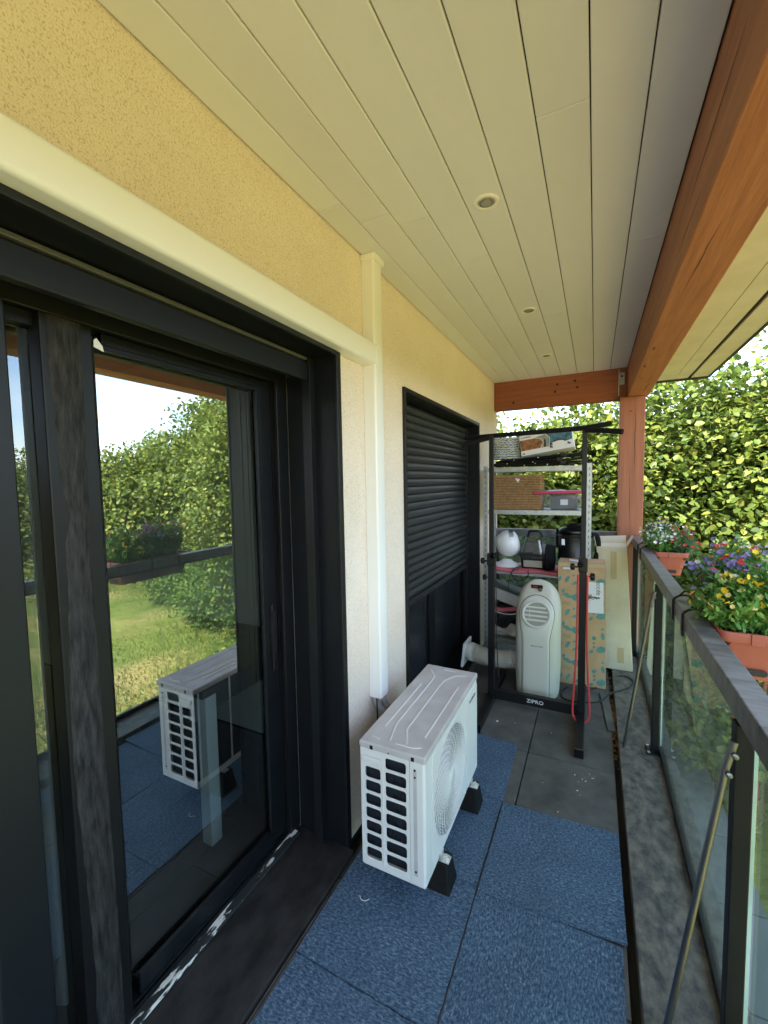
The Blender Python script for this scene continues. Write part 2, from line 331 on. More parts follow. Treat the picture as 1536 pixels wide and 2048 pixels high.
def rrect(u0, u1, v0, v1, r, n=4):
    p = []
    for cx, cy, a in ((u1 - r, v1 - r, 0), (u0 + r, v1 - r, 90), (u0 + r, v0 + r, 180), (u1 - r, v0 + r, 270)):
        for k in range(n + 1):
            t = math.radians(a + 90 * k / n); p.append((cx + r * math.cos(t), cy + r * math.sin(t)))
    return p
def circ(cx, cy, r, n=40): return [(cx + r * math.cos(2 * PI * k / n), cy + r * math.sin(2 * PI * k / n)) for k in range(n)]
def text_mesh(s, size, fn, ext=.0006, shear=0, sx=1):
    cu = bpy.data.curves.new('t', 'FONT'); cu.body = s; cu.size = size; cu.extrude = ext; cu.align_x = 'CENTER'; cu.align_y = 'CENTER'; cu.shear = shear
    cu.resolution_u = 3
    o = bpy.data.objects.new('t', cu); COL.objects.link(o)
    dg = bpy.context.evaluated_depsgraph_get(); me = bpy.data.meshes.new_from_object(o.evaluated_get(dg))
    bpy.data.objects.remove(o); bpy.data.curves.remove(cu)
    for v in me.vertices: v.co = fn(v.co.x * sx, v.co.y, v.co.z)
    me.materials.clear(); return me
def smooth_path(pts, n=8):
    P = [Vector(p) for p in pts]; P = [2 * P[0] - P[1]] + P + [2 * P[-1] - P[-2]]; r = []
    for i in range(1, len(P) - 2):
        for k in range(n):
            t = k / n; a, b, c, d = P[i - 1], P[i], P[i + 1], P[i + 2]
            r.append(.5 * ((2 * b) + (c - a) * t + (2 * a - 5 * b + 4 * c - d) * t * t + (3 * b - a - 3 * c + d) * t ** 3))
    r.append(P[-2]); return r

def leaves(P, D, U, L, W, nm, fold=.25):
    """six-point folded leaves: base points P, directions D, up normals U, lengths L, width ratio W"""
    D = D / np.linalg.norm(D, axis=1)[:, None]
    X = np.cross(D, U); X /= np.linalg.norm(X, axis=1)[:, None] + 1e-9; N = np.cross(X, D); n = len(P)
    L = L[:, None]; w = L * W * .5
    V = np.empty((n, 6, 3), np.float32)
    V[:, 0] = P; V[:, 1] = P + D * L * .32 + X * w + N * w * fold; V[:, 2] = P + D * L * .74 + X * w * .72 + N * w * fold * .6
    V[:, 3] = P + D * L - N * L * .08; V[:, 4] = P + D * L * .74 - X * w * .72 + N * w * fold * .6; V[:, 5] = P + D * L * .32 - X * w + N * w * fold
    idx = (np.arange(n)[:, None] * 6 + np.array([0, 1, 2, 3, 0, 3, 4, 5])[None]).astype(np.int32)
    me = bpy.data.meshes.new('leaves'); me.vertices.add(n * 6); me.vertices.foreach_set('co', V.ravel())
    me.loops.add(n * 8); me.loops.foreach_set('vertex_index', idx.ravel()); me.polygons.add(n * 2)
    me.polygons.foreach_set('loop_start', np.arange(n * 2, dtype=np.int32) * 4)
    me.polygons.foreach_set('material_index', np.repeat(np.random.choice(len(nm), n, p=nm), 2).astype(np.int32))
    me.update(calc_edges=True); return me
def rnd3(n): return np.random.normal(size=(n, 3))

# ================================================================== THE SETTING
GZ = -2.8; CEIL = 2.654
b = MB(); n_ = 60
def ground(u, v):
    x = -150 + 300 * u; y = -150 + 300 * v
    return (x, y, GZ + (0 if abs(x) < 12 and abs(y) < 14 else .25 * math.sin(x * .11) * math.cos(y * .13)))
b.grid(ground, n_, n_); put('lawn', b, 'lawn_grass', kind='structure', smooth='all')
pat = bpy.data.objects.new('patio', None); COL.objects.link(pat); pat.location = (1.4, 2, GZ); pat['kind'] = 'structure'
ys = np.arange(-4, 9.6, 1.02)
for i, y in enumerate(ys):
    for j, (x0, x1) in enumerate(((.2, 1.37), (1.385, 2.57))):
        put('slab', MB().box(x0, x1, y, y + 1.005, GZ - .05, GZ + .035), 'patio_stone', pat, bevel=.006)

# balcony slab + tiles
bf = bpy.data.objects.new('balcony_floor', None); COL.objects.link(bf); bf.location = (.6, 1, -.03); bf['kind'] = 'structure'
put('deck_slab', MB().box(-.02, 1.42, -3.2, 4.78, -.30, -.034), 'gap_dark', bf)
xs = [.052, .632, 1.092]; ysl = [-3.2 + .005] + [1.95 + .595 * k for k in range(-8, 5)] + [4.76]
for i in range(2):
    for j in range(len(ysl) - 1):
        y0, y1 = ysl[j], ysl[j + 1]
        put('tile', MB().box(xs[i] + .003, xs[i + 1] - .003, y0 + .003, y1 - .003, -.022, 0), 'slate_tile', bf, bevel=.002)
for j, (y0, y1) in enumerate(((-3.2, -.9), (-.895, 1.375), (1.38, 2.6), (2.605, 4.76))):
    put('edge_tile', MB().box(.006 if y0 > 1.5 else .045, .051, y0 + .002, y1 - .002, -.022, -.002), 'slate_tile', bf, bevel=.002)
kb = bpy.data.objects.new('kerb', None); COL.objects.link(kb); kb.location = (1.24, 1, 0); kb['kind'] = 'structure'
for y0, y1 in ((-3.2, -1.0), (-.995, 1.02), (1.025, 2.82), (2.825, 4.76)):
    put('kerb_stone', MB().box(1.117, 1.40, y0, y1, -.03, .036), 'kerb_slate', kb, bevel=.004)
# dry leaves and crumbs in the gap by the kerb, paint flecks on the tiles
n = 420; P = np.c_[np.random.uniform(1.088, 1.118, n), np.random.uniform(2.6, 4.3, n), np.random.uniform(-.02, .012, n)]
k = np.random.rand(n) < .65; P[k, 1] = np.random.normal(3.12, .16, k.sum())
me = leaves(P, rnd3(n) * [1, 1, .2], rnd3(n) * .5 + [0, 0, 1], np.random.uniform(.008, .026, n), .6, [1.]); link('dry_leaf_litter', me, 'dry_leaf', bf, kind='stuff')
fl = MB()
for k in range(24):
    x, y = random.uniform(.25, 1.05), random.uniform(2.1, 3.5); r = random.uniform(.0015, .0045)
    if k < 8: x, y, r = random.gauss(.93, .05), random.gauss(2.42, .07), random.uniform(.002, .005)
    if k == 9: x, y, r = .40, 2.80, .010
    a0 = random.uniform(0, 6); fl.prism([(x + r * random.uniform(.5, 1.2) * math.cos(a0 + t), y + r * random.uniform(.5, 1.2) * math.sin(a0 + t), .0005) for t in (0, 1.3, 2.6, 3.9, 5.1)], (0, 0, .0012))
put('paint_flecks', fl, 'print_white', bf, kind='stuff')

# ceiling boards
ce = bpy.data.objects.new('ceiling', None); COL.objects.link(ce); ce.location = (.6, 1, CEIL); ce['kind'] = 'structure'
put('backing', MB().box(-.01, 1.24, -3.2, 4.72, CEIL + .016, CEIL + .03), 'gap_dark', ce)
bx = [.003, .114, .246, .377, .518, .655, .799, .941, 1.081, 1.222]
splits = {0: [1.402], 1: [-.4, 1.535, 3.9], 2: [1.625], 3: [2.015], 4: [.2, 3.4], 5: [-.8, 2.9], 6: [1.35], 7: [.5, 3.6], 8: [-1.2, 2.2]}
for i in range(9):
    yy = [-3.2] + splits[i] + [4.66]
    for a, c in zip(yy[:-1], yy[1:]):
        put('board', MB().box(bx[i] + .0018, bx[i + 1] - .0018, a + .0006, c - .0006, CEIL, CEIL + .014), 'ceiling_paint', ce, bevel=.0035)
so = bpy.data.objects.new('eave_soffit', None); COL.objects.link(so); so.location = (1.7, 1, CEIL); so['kind'] = 'structure'
for x0, x1, y1 in ((1.380, 1.697, 5.20), (1.700, 1.812, 5.20), (1.841, 1.985, 5.40)):
    for a, c in ((-3.2, .9), (.902, y1)):
        put('board', MB().box(x0, x1, a, c, CEIL, CEIL + .016), 'soffit_paint', so, bevel=.002)
put('board', MB().box(-.4, 1.811, 5.204, 5.40, CEIL + .001, CEIL + .017), 'soffit_paint', so, bevel=.002)
put('board', MB().box(-.4, 1.38, 4.80, 5.20, CEIL + .002, CEIL + .017), 'soffit_paint', so, bevel=.002)
put('vent_strip', MB().box(1.813, 1.840, -3.2, 5.40, CEIL + .012, CEIL + .02), 'gap_dark', so)

# ================================================================== HOUSE
hs = thing('house', 'cream rendered house whose wall carries the sliding door and the roller shutter', 'house', (-2.5, 1, GZ))
D0, D1, DT = -1.2, 1.512, 2.162          # door opening y0,y1, top
W0, W1, WT = 2.205, 3.885, 2.135         # window opening
b = MB(); X0 = -.36
b.box(X0, 0, -3.2, D0, -.02, 3.2); b.box(X0, 0, D1, W0, -.02, 3.2); b.box(X0, 0, W1, 4.74, -.02, 3.2)
b.box(X0, 0, D0, D1, DT, 3.2); b.box(X0, 0, W0, W1, WT, 3.2)
put('facade', b, 'stucco', hs)
b = MB(); b.box(X0, .02, -3.2, 4.74, GZ, -.30); b.box(-8, X0 - .002, 4.44, 4.74, GZ, 3.2); b.box(-8, X0 - .002, -3.2, -2.9, GZ, 3.2); b.box(-8.3, -8.002, -3.2, 4.74, GZ, 3.2)
put('outer_wall', b, 'stucco', hs)
put('skirting', MB().box(.0005, .005, 1.53, 4.74, -.02, .012), 'black_frame', hs)
b = MB(); b.box(-5.2, X0 - .003, -2.898, 4.438, 2.5, 2.52); b.box(-5.2, -5.1, -2.898, 4.438, 0, 2.5); b.box(-5.1, X0 - .003, 2.02, 2.10, 0, 2.5)
put('interior_wall', b, 'interior_paint', hs)
b = MB(); b.box(-5.2, X0 + .02, -2.898, 4.438, -.25, -.016); put('interior_slab', b, 'gap_dark', hs)
for i in range(22):
    x1 = -.37 - i * .19
    put('floor_plank', MB().box(x1 - .186, x1, -2.8 + (i % 3) * .31, 1.15 + (i % 3) * .26, -.014, 0.0), 'interior_plank', hs)
    put('floor_plank', MB().box(x1 - .186, x1, 1.154 + (i % 3) * .26, 2.0 if i % 3 < 9 else 2, -.014, 0.0), 'interior_plank', hs)
# roof
b = MB(); b.prism([(2.06, -3.7, 2.70), (-4, -3.7, 5.5), (-10.2, -3.7, 2.70), (-10.2, -3.7, 2.55 + .3), (-4, -3.7, 5.72), (2.06, -3.7, 2.86)], (0, 9.1, 0))
put('roof', b, 'roof_tile', hs)
b = MB(); b.box(1.987, 2.001, -3.7, 5.42, 2.645, 2.87); b.box(-4, 1.986, 5.402, 5.425, 2.635, 2.8); put('fascia', b, 'fascia', hs)

# timber frame
tf = thing('timber_frame', 'orange brown stained timber beams and post carrying the balcony roof', 'timber frame', (1.26, 4.6, .036))
b = MB(); b.prism([(1.225, -3.2, 2.372), (1.225, 4.66, 2.372), (1.225, 4.74, 2.46), (1.225, 4.74, 2.70), (1.225, -3.2, 2.70)], (.165, 0, 0))
o = put('beam', b, 'wood_y', tf, bevel=.006)
def cracks(par, mat, items):
    for a, c, wd, up in items:
        m_ = MB(); a = Vector(a); c = Vector(c); N = 7; pts = []
        u = Vector(up); sd_ = (c - a).cross(u).normalized()
        L_ = []; R_ = []
        for k in range(N + 1):
            t = k / N; p = a.lerp(c, t) + sd_ * (random.uniform(-1, 1) * wd * 1.6 if 0 < k < N else 0) + u * .0006
            hw = wd * math.sin(PI * t) * random.uniform(.6, 1) + .0002; L_.append(p + sd_ * hw); R_.append(p - sd_ * hw)
        for k in range(N): m_.poly([L_[k], L_[k + 1], R_[k + 1], R_[k]])
        put('crack', m_, mat, par)
cracks(o, 'wood_crack', [((1.225, 1.10, 2.53), (1.225, 1.75, 2.50), .004, (-1, 0, 0)), ((1.225, 1.5, 2.44), (1.225, 1.95, 2.425), .003, (-1, 0, 0)), ((1.225, 2.4, 2.55), (1.225, 3.1, 2.52), .002, (-1, 0, 0)),
    ((1.34, 3.95, 2.372), (1.325, 4.35, 2.372), .004, (0, 0, -1)), ((1.29, 1.6, 2.372), (1.275, 2.1, 2.372), .002, (0, 0, -1)), ((1.25, 2.9, 2.372), (1.27, 2.98, 2.372), .006, (0, 0, -1)), ((1.25, 3.3, 2.372), (1.265, 3.42, 2.372), .006, (0, 0, -1)), ((1.25, 3.7, 2.372), (1.275, 3.76, 2.372), .005, (0, 0, -1))])
o = put('cross_beam', MB().box(.001, 1.2235, 4.585, 4.70, 2.367, 2.66), 'wood_x', tf, bevel=.005)
for x, z in ((.20, 2.43), (.62, 2.57), (.60, 2.50), (.78, 2.585), (.80, 2.52)):
    put('knot', MB().lathe([(.012, 0), (.010, .0012), (.002, .0016)], (x, 4.585, z), 10, Matrix.Rotation(PI / 2, 3, 'X')), 'wood_crack', o)
o = put('post', MB().box(1.165, 1.365, 4.50, 4.70, .036, 2.3718), 'wood_z', tf, bevel=.006)
cracks(o, 'wood_crack', [((1.29, 4.5, 2.30), (1.285, 4.5, 1.65), .003, (0, -1, 0)), ((1.25, 4.5, 1.75), (1.262, 4.5, 1.15), .002, (0, -1, 0)), ((1.23, 4.5, 2.24), (1.27, 4.5, 2.235), .004, (0, -1, 0))])
b = MB(); b.box(1.150, 1.158, 4.575, 4.5845, 2.40, 2.64); b.box(1.158, 1.20, 4.573, 4.5835, 2.50, 2.61); br = put('hanger_bracket', b, 'galvanised', tf)
put('bolt', MB().lathe([(.010, 0), (.010, .008), (.004, .009)], (1.178, 4.573, 2.575), 6, Matrix.Rotation(PI / 2, 3, 'X')), 'black_frame', br)

# ------------------------------------------------------------------ sliding door
sdr = thing('sliding_door', 'tall anthracite sliding glass door with worn dark sash and roller shutter guide', 'door', (-.2, .6, 0))
jy = 1.502
b = MB(); b.box(-.249, .012, jy, 1.511, -.01, DT - .002); put('far_jamb', b, 'anthracite', sdr)
b = MB(); b.box(.0005, .014, 1.498, 1.530, .0, DT + .03); put('jamb_trim', b, 'anthracite_satin', sdr, bevel=.003)
b = MB(); b.box(-.249, .013, D0, 1.5015, DT - .012, DT - .003); put('head_lining', b, 'anthracite', sdr)
b = MB(); b.box(.0005, .016, D0, 1.4978, DT - .016, DT + .030); put('head_trim', b, 'anthracite_satin', sdr, bevel=.003)
b = MB(); b.box(-.142, -.102, 1.466, jy - .0005, .010, DT - .013); b.box(-.110, -.098, 1.4635, 1.4655, .010, DT - .013); put('shutter_guide', b, 'anthracite_satin', sdr, bevel=.002)
b = MB(); b.box(-.136, -.108, D0, 1.464, 2.052, 2.128); put('shutter_bottom_bar', b, 'anthracite_satin', sdr, bevel=.004)
b = MB(); b.box(-.134, -.106, D0, 1.460, 2.134, 2.146); put('seal_highlight', b, 'edge_strip', sdr, bevel=.002)  # thin grey strip, its paler colour paints the highlight along the seal edge
b = MB(); b.box(-.33, -.25, 1.432, jy - .001, .03, DT - .004); b.box(-.33, -.25, D0, 1.4315, 2.055, DT - .013); put('frame', b, 'anthracite_satin', sdr, bevel=.003)
b = MB(); b.box(-.262, -.252, 1.425, 1.4312, .04, 2.054); b.box(-.29, -.27, 1.418, 1.431, .04, 2.054); put('gasket', b, 'black_frame', sdr)
# sash
sash = put('sash', MB().box(-.315, -.275, 1.352, 1.4172, .05, 2.054).box(-.3145, -.2745, .735, 1.3515, 2.022, 2.0535).box(-.3145, -.2745, .735, 1.3515, .045, .098), 'anthracite', sdr, bevel=.003)
put('bead', MB().box(-.288, -.272, 1.335, 1.3515, .099, 2.021).box(-.2885, -.2725, .735, 1.3345, 2.006, 2.0215).box(-.2885, -.2725, .735, 1.3345, .0985, .113), 'anthracite', sash, bevel=.002)
put('pane', MB().box(-.305, -.300, .728, 1.345, .10, 2.02), 'window_glass', sash)
hd = put('handle', MB().lathe([(.013, -.10), (.018, -.09), (.018, .09), (.013, .10)], (-.272, 1.385, .985), 16), 'black_foam', sash, smooth=True)
put('keyhole_plate', MB().box(-.2745, -.262, 1.372, 1.398, .82, 1.11), 'black_frame', sash, bevel=.005)
# meeting stile with torn film
ms = put('meeting_stile', MB().box(-.30, -.245, .572, .694, .045, 2.054), 'black_frame', sdr, bevel=.004)
b = MB(); Y = []; N = 60
for k in range(N + 1):
    z = .05 + (2.05 - .05) * k / N
    l = .590 + .008 * math.sin(z * 5.1) + random.uniform(-.002, .002); r = .662 + .005 * math.sin(z * 3 + 1)
    if z > 1.55: l += .0
    if 1.50 < z < 1.62: l += .018 * (1 - abs(z - 1.56) / .06)
    Y.append((l, r, z))
for k in range(N):
    l0, r0, z0 = Y[k]; l1, r1, z1 = Y[k + 1]; nn = 4
    def dep(t): return -.2448 + .006 * math.sin(PI * t)
    for j in range(nn):
        t0, t1 = j / nn, (j + 1) / nn
        b.poly([(dep(t0), l0 + (r0 - l0) * t0, z0), (dep(t1), l0 + (r0 - l0) * t1, z0), (dep(t1), l1 + (r1 - l1) * t1, z1), (dep(t0), l1 + (r1 - l1) * t0, z1)])
put('torn_film', b, 'worn_film', ms, smooth='all', label='torn wood grained film strip')
b = MB(); b.prism([(-.243, .696, 2.000), (-.243, .722, 1.993), (-.243, .719, 2.007), (-.243, .704, 2.025), (-.243, .697, 2.018)], (-.002, 0, 0)); put('peeling_tape', b, 'print_white', sdr)
ls = put('left_sash', MB().box(-.262, -.222, .395, .497, .04, 2.054).box(-.2615, -.2225, D0, .3945, .04, .11).box(-.2615, -.2225, D0, .3945, 2.02, 2.0535), 'anthracite_satin', sdr, bevel=.004)
put('pane', MB().box(-.250, -.245, D0, .3949, .11, 2.02), 'window_glass', ls)
put('pane', MB().box(-.305, -.300, .40, .60, .10, 2.02), 'dim_glass', sdr)
b = MB(); b.box(-.3145, -.2745, D0, .6078, .045, .098); b.box(-.3145, -.2745, D0, .6078, 2.022, 2.0535); put('rear_sash_rail', b, 'anthracite', sdr)
b = MB(); b.box(-.335, -.272, D0, 1.4315, .022, .044); b.box(-.266, -.258, D0, 1.4315, .022, .040); put('track', b, 'anthracite', sdr, bevel=.002)
put('threshold', MB().box(-.257, -.222, D0, 1.46, .0215, .033), 'peeling_paint', sdr, bevel=.002)
put('sill', MB().hexa([(-.36, D0, -.02), (.040, D0, -.02), (.040, 1.5015, -.02), (-.36, 1.5015, -.02)], [(-.36, D0, .0212), (.040, D0, .012), (.040, 1.5015, .012), (-.36, 1.5015, .0212)]), 'sill_slate', sdr, bevel=.004)
# things inside the room
tb = thing('table', 'white table leg and top standing inside behind the sliding door glass', 'table', (-.9, 1.5, 0))
for x, y in ((-.58, 1.28), (-1.5, 1.28), (-.58, 1.95), (-1.5, 1.95)):
    put('leg', MB().box(x - .03, x + .03, y - .03, y + .03, 0, .70), 'furniture_white', tb, bevel=.004)
put('tabletop', MB().box(-1.56, -.53, 1.22, 1.98, .7005, .735), 'interior_plank', tb, bevel=.005)
put('apron', MB().box(-.575, -.56, 1.312, 1.92, .62, .70), 'interior_plank', tb)
b = MB(); b.grid(lambda u, v: (-.46 + .02 * math.sin(u * 40), .32 + .30 * u, .06 + 2.2 * v), 60, 3); put('net_curtain', b, 'curtain', label='pale net curtain hanging inside behind the narrow door pane', cat='curtain', smooth='all')

# ------------------------------------------------------------------ shuttered window
sw = thing('shuttered_window', 'dark window with its grey roller shutter lowered two thirds', 'window', (-.1, 3.05, 0))
b = MB(); b.box(.0005, .016, W0 - .018, W0 + .006, 0, WT + .02); b.box(.0005, .0155, W0 + .0065, W1 + .018, WT - .006, WT + .02); b.box(.0005, .015, W1 - .006, W1 + .018, 0, WT - .0065)
put('trim', b, 'anthracite_satin', sw, bevel=.002)
b = MB(); b.box(-.22, .0, W1 - .010, W1 - .001, .003, WT - .002); b.box(-.22, 0, W0 + .001, W0 + .010, .003, WT - .002); b.box(-.22, -.001, W0 + .0105, W1 - .0105, WT - .012, WT - .002); b.box(-.22, -.001, W0 + .0105, W1 - .0105, -.02, .02); put('reveal', b, 'anthracite', sw)
b = MB(); b.box(-.125, -.085, W1 - .046, W1 - .0105, .021, WT - .013); b.box(-.125, -.085, W0 + .0105, W0 + .046, .021, WT - .013); put('guide', b, 'anthracite_satin', sw, bevel=.002)
zt, zb, ns = WT - .012, .862, 24; p = (zt - zb) / ns
prof = [(-.108, 0), (-.101, .008 * p / .052), (-.094, .45 * p), (-.094, .55 * p), (-.101, p - .006), (-.108, p - .0015)]
b = MB(); b.prism([(x, W0 + .04, z) for x, z in [(-.112, 0)] + [(-.110 + .016 * math.sin(PI * (.06 + .88 * k / 7)), p * (.02 + .93 * k / 7)) for k in range(8)] + [(-.112, p * .97)]], (0, W1 - W0 - .08, 0))
me = b.mesh('slat')
first = link('slat', me, 'slat_metal', sw, smooth=30); zc = first.location.z
for k in range(ns):
    o = first if k == 0 else first.copy()
    if k: COL.objects.link(o)
    o.location.z = zc + zb + k * p
put('bottom_bar', MB().box(-.112, -.092, W0 + .04, W1 - .04, .822, .861), 'slat_metal', sw, bevel=.003)
b = MB(); b.box(-.20, -.15, W0 + .011, W0 + .10, .021, 2.0); b.box(-.20, -.15, W1 - .10, W1 - .011, .021, 2.0); b.box(-.1995, -.1505, 2.99, 3.11, .021, 2.0); b.box(-.199, -.151, W0 + .1005, 2.9895, .0212, .09); b.box(-.199, -.151, 3.1105, W1 - .1005, .0212, .09)
put('frame', b, 'black_frame', sw, bevel=.003)
for a, c in ((W0 + .1, 2.99), (3.11, W1 - .1)): put('pane', MB().box(-.180, -.175, a, c, .09, 2.0), 'blind_pane', sw)

# ------------------------------------------------------------------ cable trunking
tk = thing('cable_trunking', 'white plastic cable trunking running above the door and down the wall', 'trunking', (.03, 1.79, .58))
def trunk_prof(dp, hw, r, n=5):
    q = [(0.001, -hw)]
    for a in range(n + 1): t = -PI / 2 + PI / 2 * a / n; q.append((dp - r + r * math.cos(t), -hw + r + r * math.sin(t)))
    for a in range(n + 1): t = PI / 2 * a / n; q.append((dp - r + r * math.cos(t), hw - r + r * math.sin(t)))
    return q + [(0.001, hw)]
pr = trunk_prof(.062, .042, .010)
put('vertical_duct', MB().prism([(x, 1.79 + y, .585) for x, y in pr], (0, 0, 2.655 - .585)), 'white_pvc', tk, smooth=30)
pr2 = trunk_prof(.066, .048, .014)
put('horizontal_duct', MB().prism([(x, -3.2, 2.212 + y) for x, y in pr2], (0, 3.2 + 1.757, 0)), 'white_pvc', tk, smooth=30)
pr3 = trunk_prof(.069, .051, .016); put('end_coupling', MB().prism([(x, 1.757, 2.212 + y) for x, y in pr3], (0, .022, 0)), 'white_pvc', tk, smooth=30)
pr4 = trunk_prof(.074, .054, .014); put('ceiling_collar', MB().prism([(x, 1.79 + y, 2.628) for x, y in pr4], (0, 0, .025)), 'white_pvc', tk, smooth=30, bevel=.004)
b = MB()
for dx, dy, r in ((.02, -.018, .017), (.042, .016, .014)):
    b.tube(smooth_path([(dx, 1.79 + dy, .62), (dx + .004, 1.795 + dy, .54), (.085, 1.84 + dy, .47), (.15, 1.89 + dy, .43), (.20, 1.93 + dy, .42)]), r, 10)
put('insulated_pipe', b, 'pipe_foam', tk, smooth=True)
put('wall_cable', MB().tube(smooth_path([(.03, 1.76, .62), (.03, 1.765, .50), (.022, 1.79, .30), (.02, 1.86, .14), (.09, 1.95, .02)]), .004, 6), 'black_tube', tk, smooth=True)

# ------------------------------------------------------------------ downlights
for k, y in enumerate((1.643, 2.765, 3.81)):
    lb = ['round recessed downlight in the ceiling above the outdoor unit', 'round recessed downlight in the ceiling before the training rack', 'round recessed downlight in the ceiling over the metal shelf'][k]
    d = thing('downlight', lb, 'downlight', (.592, y, CEIL), 'recessed ceiling downlights')
    fx = Matrix.Rotation(PI, 3, 'X'); c = (.592, y, CEIL + .001)
    put('ring', MB().lathe([(.033, -.02), (.032, .004), (.034, .0065), (.044, .0055), (.0465, .003), (.0465, -.001)], c, 36, fx), 'white_pvc', d, smooth=60)
    put('lamp_lens', MB().lathe([(.0315, .002), (.029, .0048), (.020, .0058), (.012, .0062), (.002, .0060)], c, 28, fx), 'lens', d, smooth=60)
    put('inner_ring', MB().tube([(c[0] + .0225 * math.cos(t), c[1] + .0225 * math.sin(t), CEIL - .0055) for t in np.linspace(0, 2 * PI, 28, endpoint=False)], .0016, 6, closed=True), 'steel', d, smooth=True)

# ------------------------------------------------------------------ railings
rl = thing('balcony_railing', 'long dark metal railing with dusty glass panes and steel braces', 'railing', (1.31, 1.3, .036))
put('handrail', MB().box(1.282, 1.345, -3.2, 4.4995, 1.033, 1.10), 'rail_metal', rl, bevel=.004)
put('under_lip', MB().box(1.290, 1.337, -3.2, 4.4995, 1.022, 1.0325), 'anthracite', rl)
for y in (-1.78, -.25, 1.275, 2.80, 4.33):
    po = put('post', MB().box(1.281, 1.319, y - .019, y + .019, .037, 1.022), 'anthracite', rl, bevel=.003)
    bp = put('base_plate', MB().box(1.255, 1.345, y - .045, y + .045, .0365, .044), 'anthracite', po, bevel=.002)
    for dy in (-.034, .034): put('bolt', MB().lathe([(.008, 0), (.008, .007), (.003, .008)], (1.268, y + dy, .044), 6), 'zinc', po)
    if -.5 < y < 4:
        br = put('brace', MB().tube([(1.278, y - .026, .985), (1.262, y - .026, .91), (1.150, y - .026, .09), (1.143, y - .026, .036)], .0085, 12), 'steel', rl, smooth=True)
        for z in (.955, .905):
            xx = 1.266 + (z - .91) * .21; put('bolt', MB().lathe([(.0075, 0), (.0075, .008), (.003, .010)], (xx + .001, y - .036, z), 8, Matrix.Rotation(PI / 2, 3, 'X')), 'steel', br)
        put('foot_plate', MB().box(1.118, 1.175, y - .046, y - .008, .0365, .040), 'steel', br)
put('bottom_channel', MB().box(1.321, 1.346, -3.2, 4.4995, .0365, .066), 'black_frame', rl, bevel=.002)
for a, c in ((-3.2, -1.79), (-1.77, -.26), (-.24, 1.265), (1.285, 2.79), (2.81, 4.32), (4.34, 4.498)):
    g = put('glass_pane', MB().box(1.329, 1.337, a + .012, c - .012, .060, 1.030), 'rail_glass', rl)
    put('glass_edge', MB().box(1.3288, 1.3372, a + .0095, a + .0118, .067, 1.021), 'glass_edge', g)
er = thing('end_railing', 'short dark railing with a glass pane closing the far end behind the shelf', 'railing', (.6, 4.6, .036))
put('handrail', MB().box(.002, 1.163, 4.60, 4.66, 1.045, 1.117), 'rail_metal', er, bevel=.004)
put('glass_pane', MB().box(.02, 1.15, 4.628, 4.636, .06, 1.05), 'rail_glass', er)
put('bottom_channel', MB().box(.006, 1.163, 4.618, 4.646, .0365, .066), 'black_frame', er)
for x in (.03, 1.14): put('post', MB().box(x - .019, x + .019, 4.601, 4.6275, -.02, 1.0448), 'anthracite', er)

# ================================================================== CARPET TILES
def carpet(corners, z, mat, label, th=.007, curl=0):
    N = 22; c = [Vector((*q, 0)) for q in corners]     # near-left, near-right, far-right, far-left
    def pt(u, v):
        q = c[0].lerp(c[1], u).lerp(c[3].lerp(c[2], u), v); e = max(0, u - .8) / .2
        return (q.x + .0012 * math.sin(v * 41 + u), q.y + .0012 * math.sin(u * 37), z + th + curl * e * e * (1 - v) ** 2 + .0006 * math.sin(u * 9 + v * 7))
    b = MB(); b.grid(pt, N, N)
    rim = [(i, 0) for i in range(N)] + [(N - 1, j) for j in range(1, N)] + [(i, N - 1) for i in range(N - 2, -1, -1)] + [(0, j) for j in range(N - 2, 0, -1)]
    base = len(b.v); ids = [j * N + i for i, j in rim]
    b.v += [(b.v[k][0], b.v[k][1], b.v[k][2] - th + .0006) for k in ids]
    for k in range(len(ids)): b.f.append((ids[k], base + k, base + (k + 1) % len(ids), ids[(k + 1) % len(ids)]))
    b.f.append(tuple(base + k for k in range(len(ids))))
    put('carpet_tile', b, mat, label=label, cat='carpet tile', group='blue carpet tiles laid on the balcony floor', smooth=40)
carpet([(.066, .565), (.566, .560), (.568, 1.062), (.068, 1.066)], .0005, 'carpet_x', 'blue carpet tile beside the door sill, its seam creased')
carpet([(.063, 1.070), (.567, 1.066), (.568, 1.567), (.066, 1.570)], .0005, 'carpet_x', 'blue carpet tile under the rubber foot next to the slotted side')
carpet([(.066, 1.574), (.568, 1.571), (.571, 2.073), (.069, 2.076)], .0005, 'carpet_r', 'blue carpet tile under the middle of the outdoor unit')
carpet([(.060, 2.080), (.572, 2.077), (.566, 2.590), (.056, 2.598)], .0005, 'carpet_r', 'blue carpet tile behind the outdoor unit, toward the training rack')
carpet([(.573, 1.062), (1.074, 1.066), (1.076, 1.566), (.574, 1.562)], .0005, 'carpet_y', 'blue carpet tile with long streaks, tucked under its neighbour')
carpet([(.576, 1.556), (1.090, 1.572), (1.086, 2.086), (.580, 2.060)], .0078, 'carpet_r', 'blue carpet tile lying crooked over another, beside bare slate tiles', curl=.006)

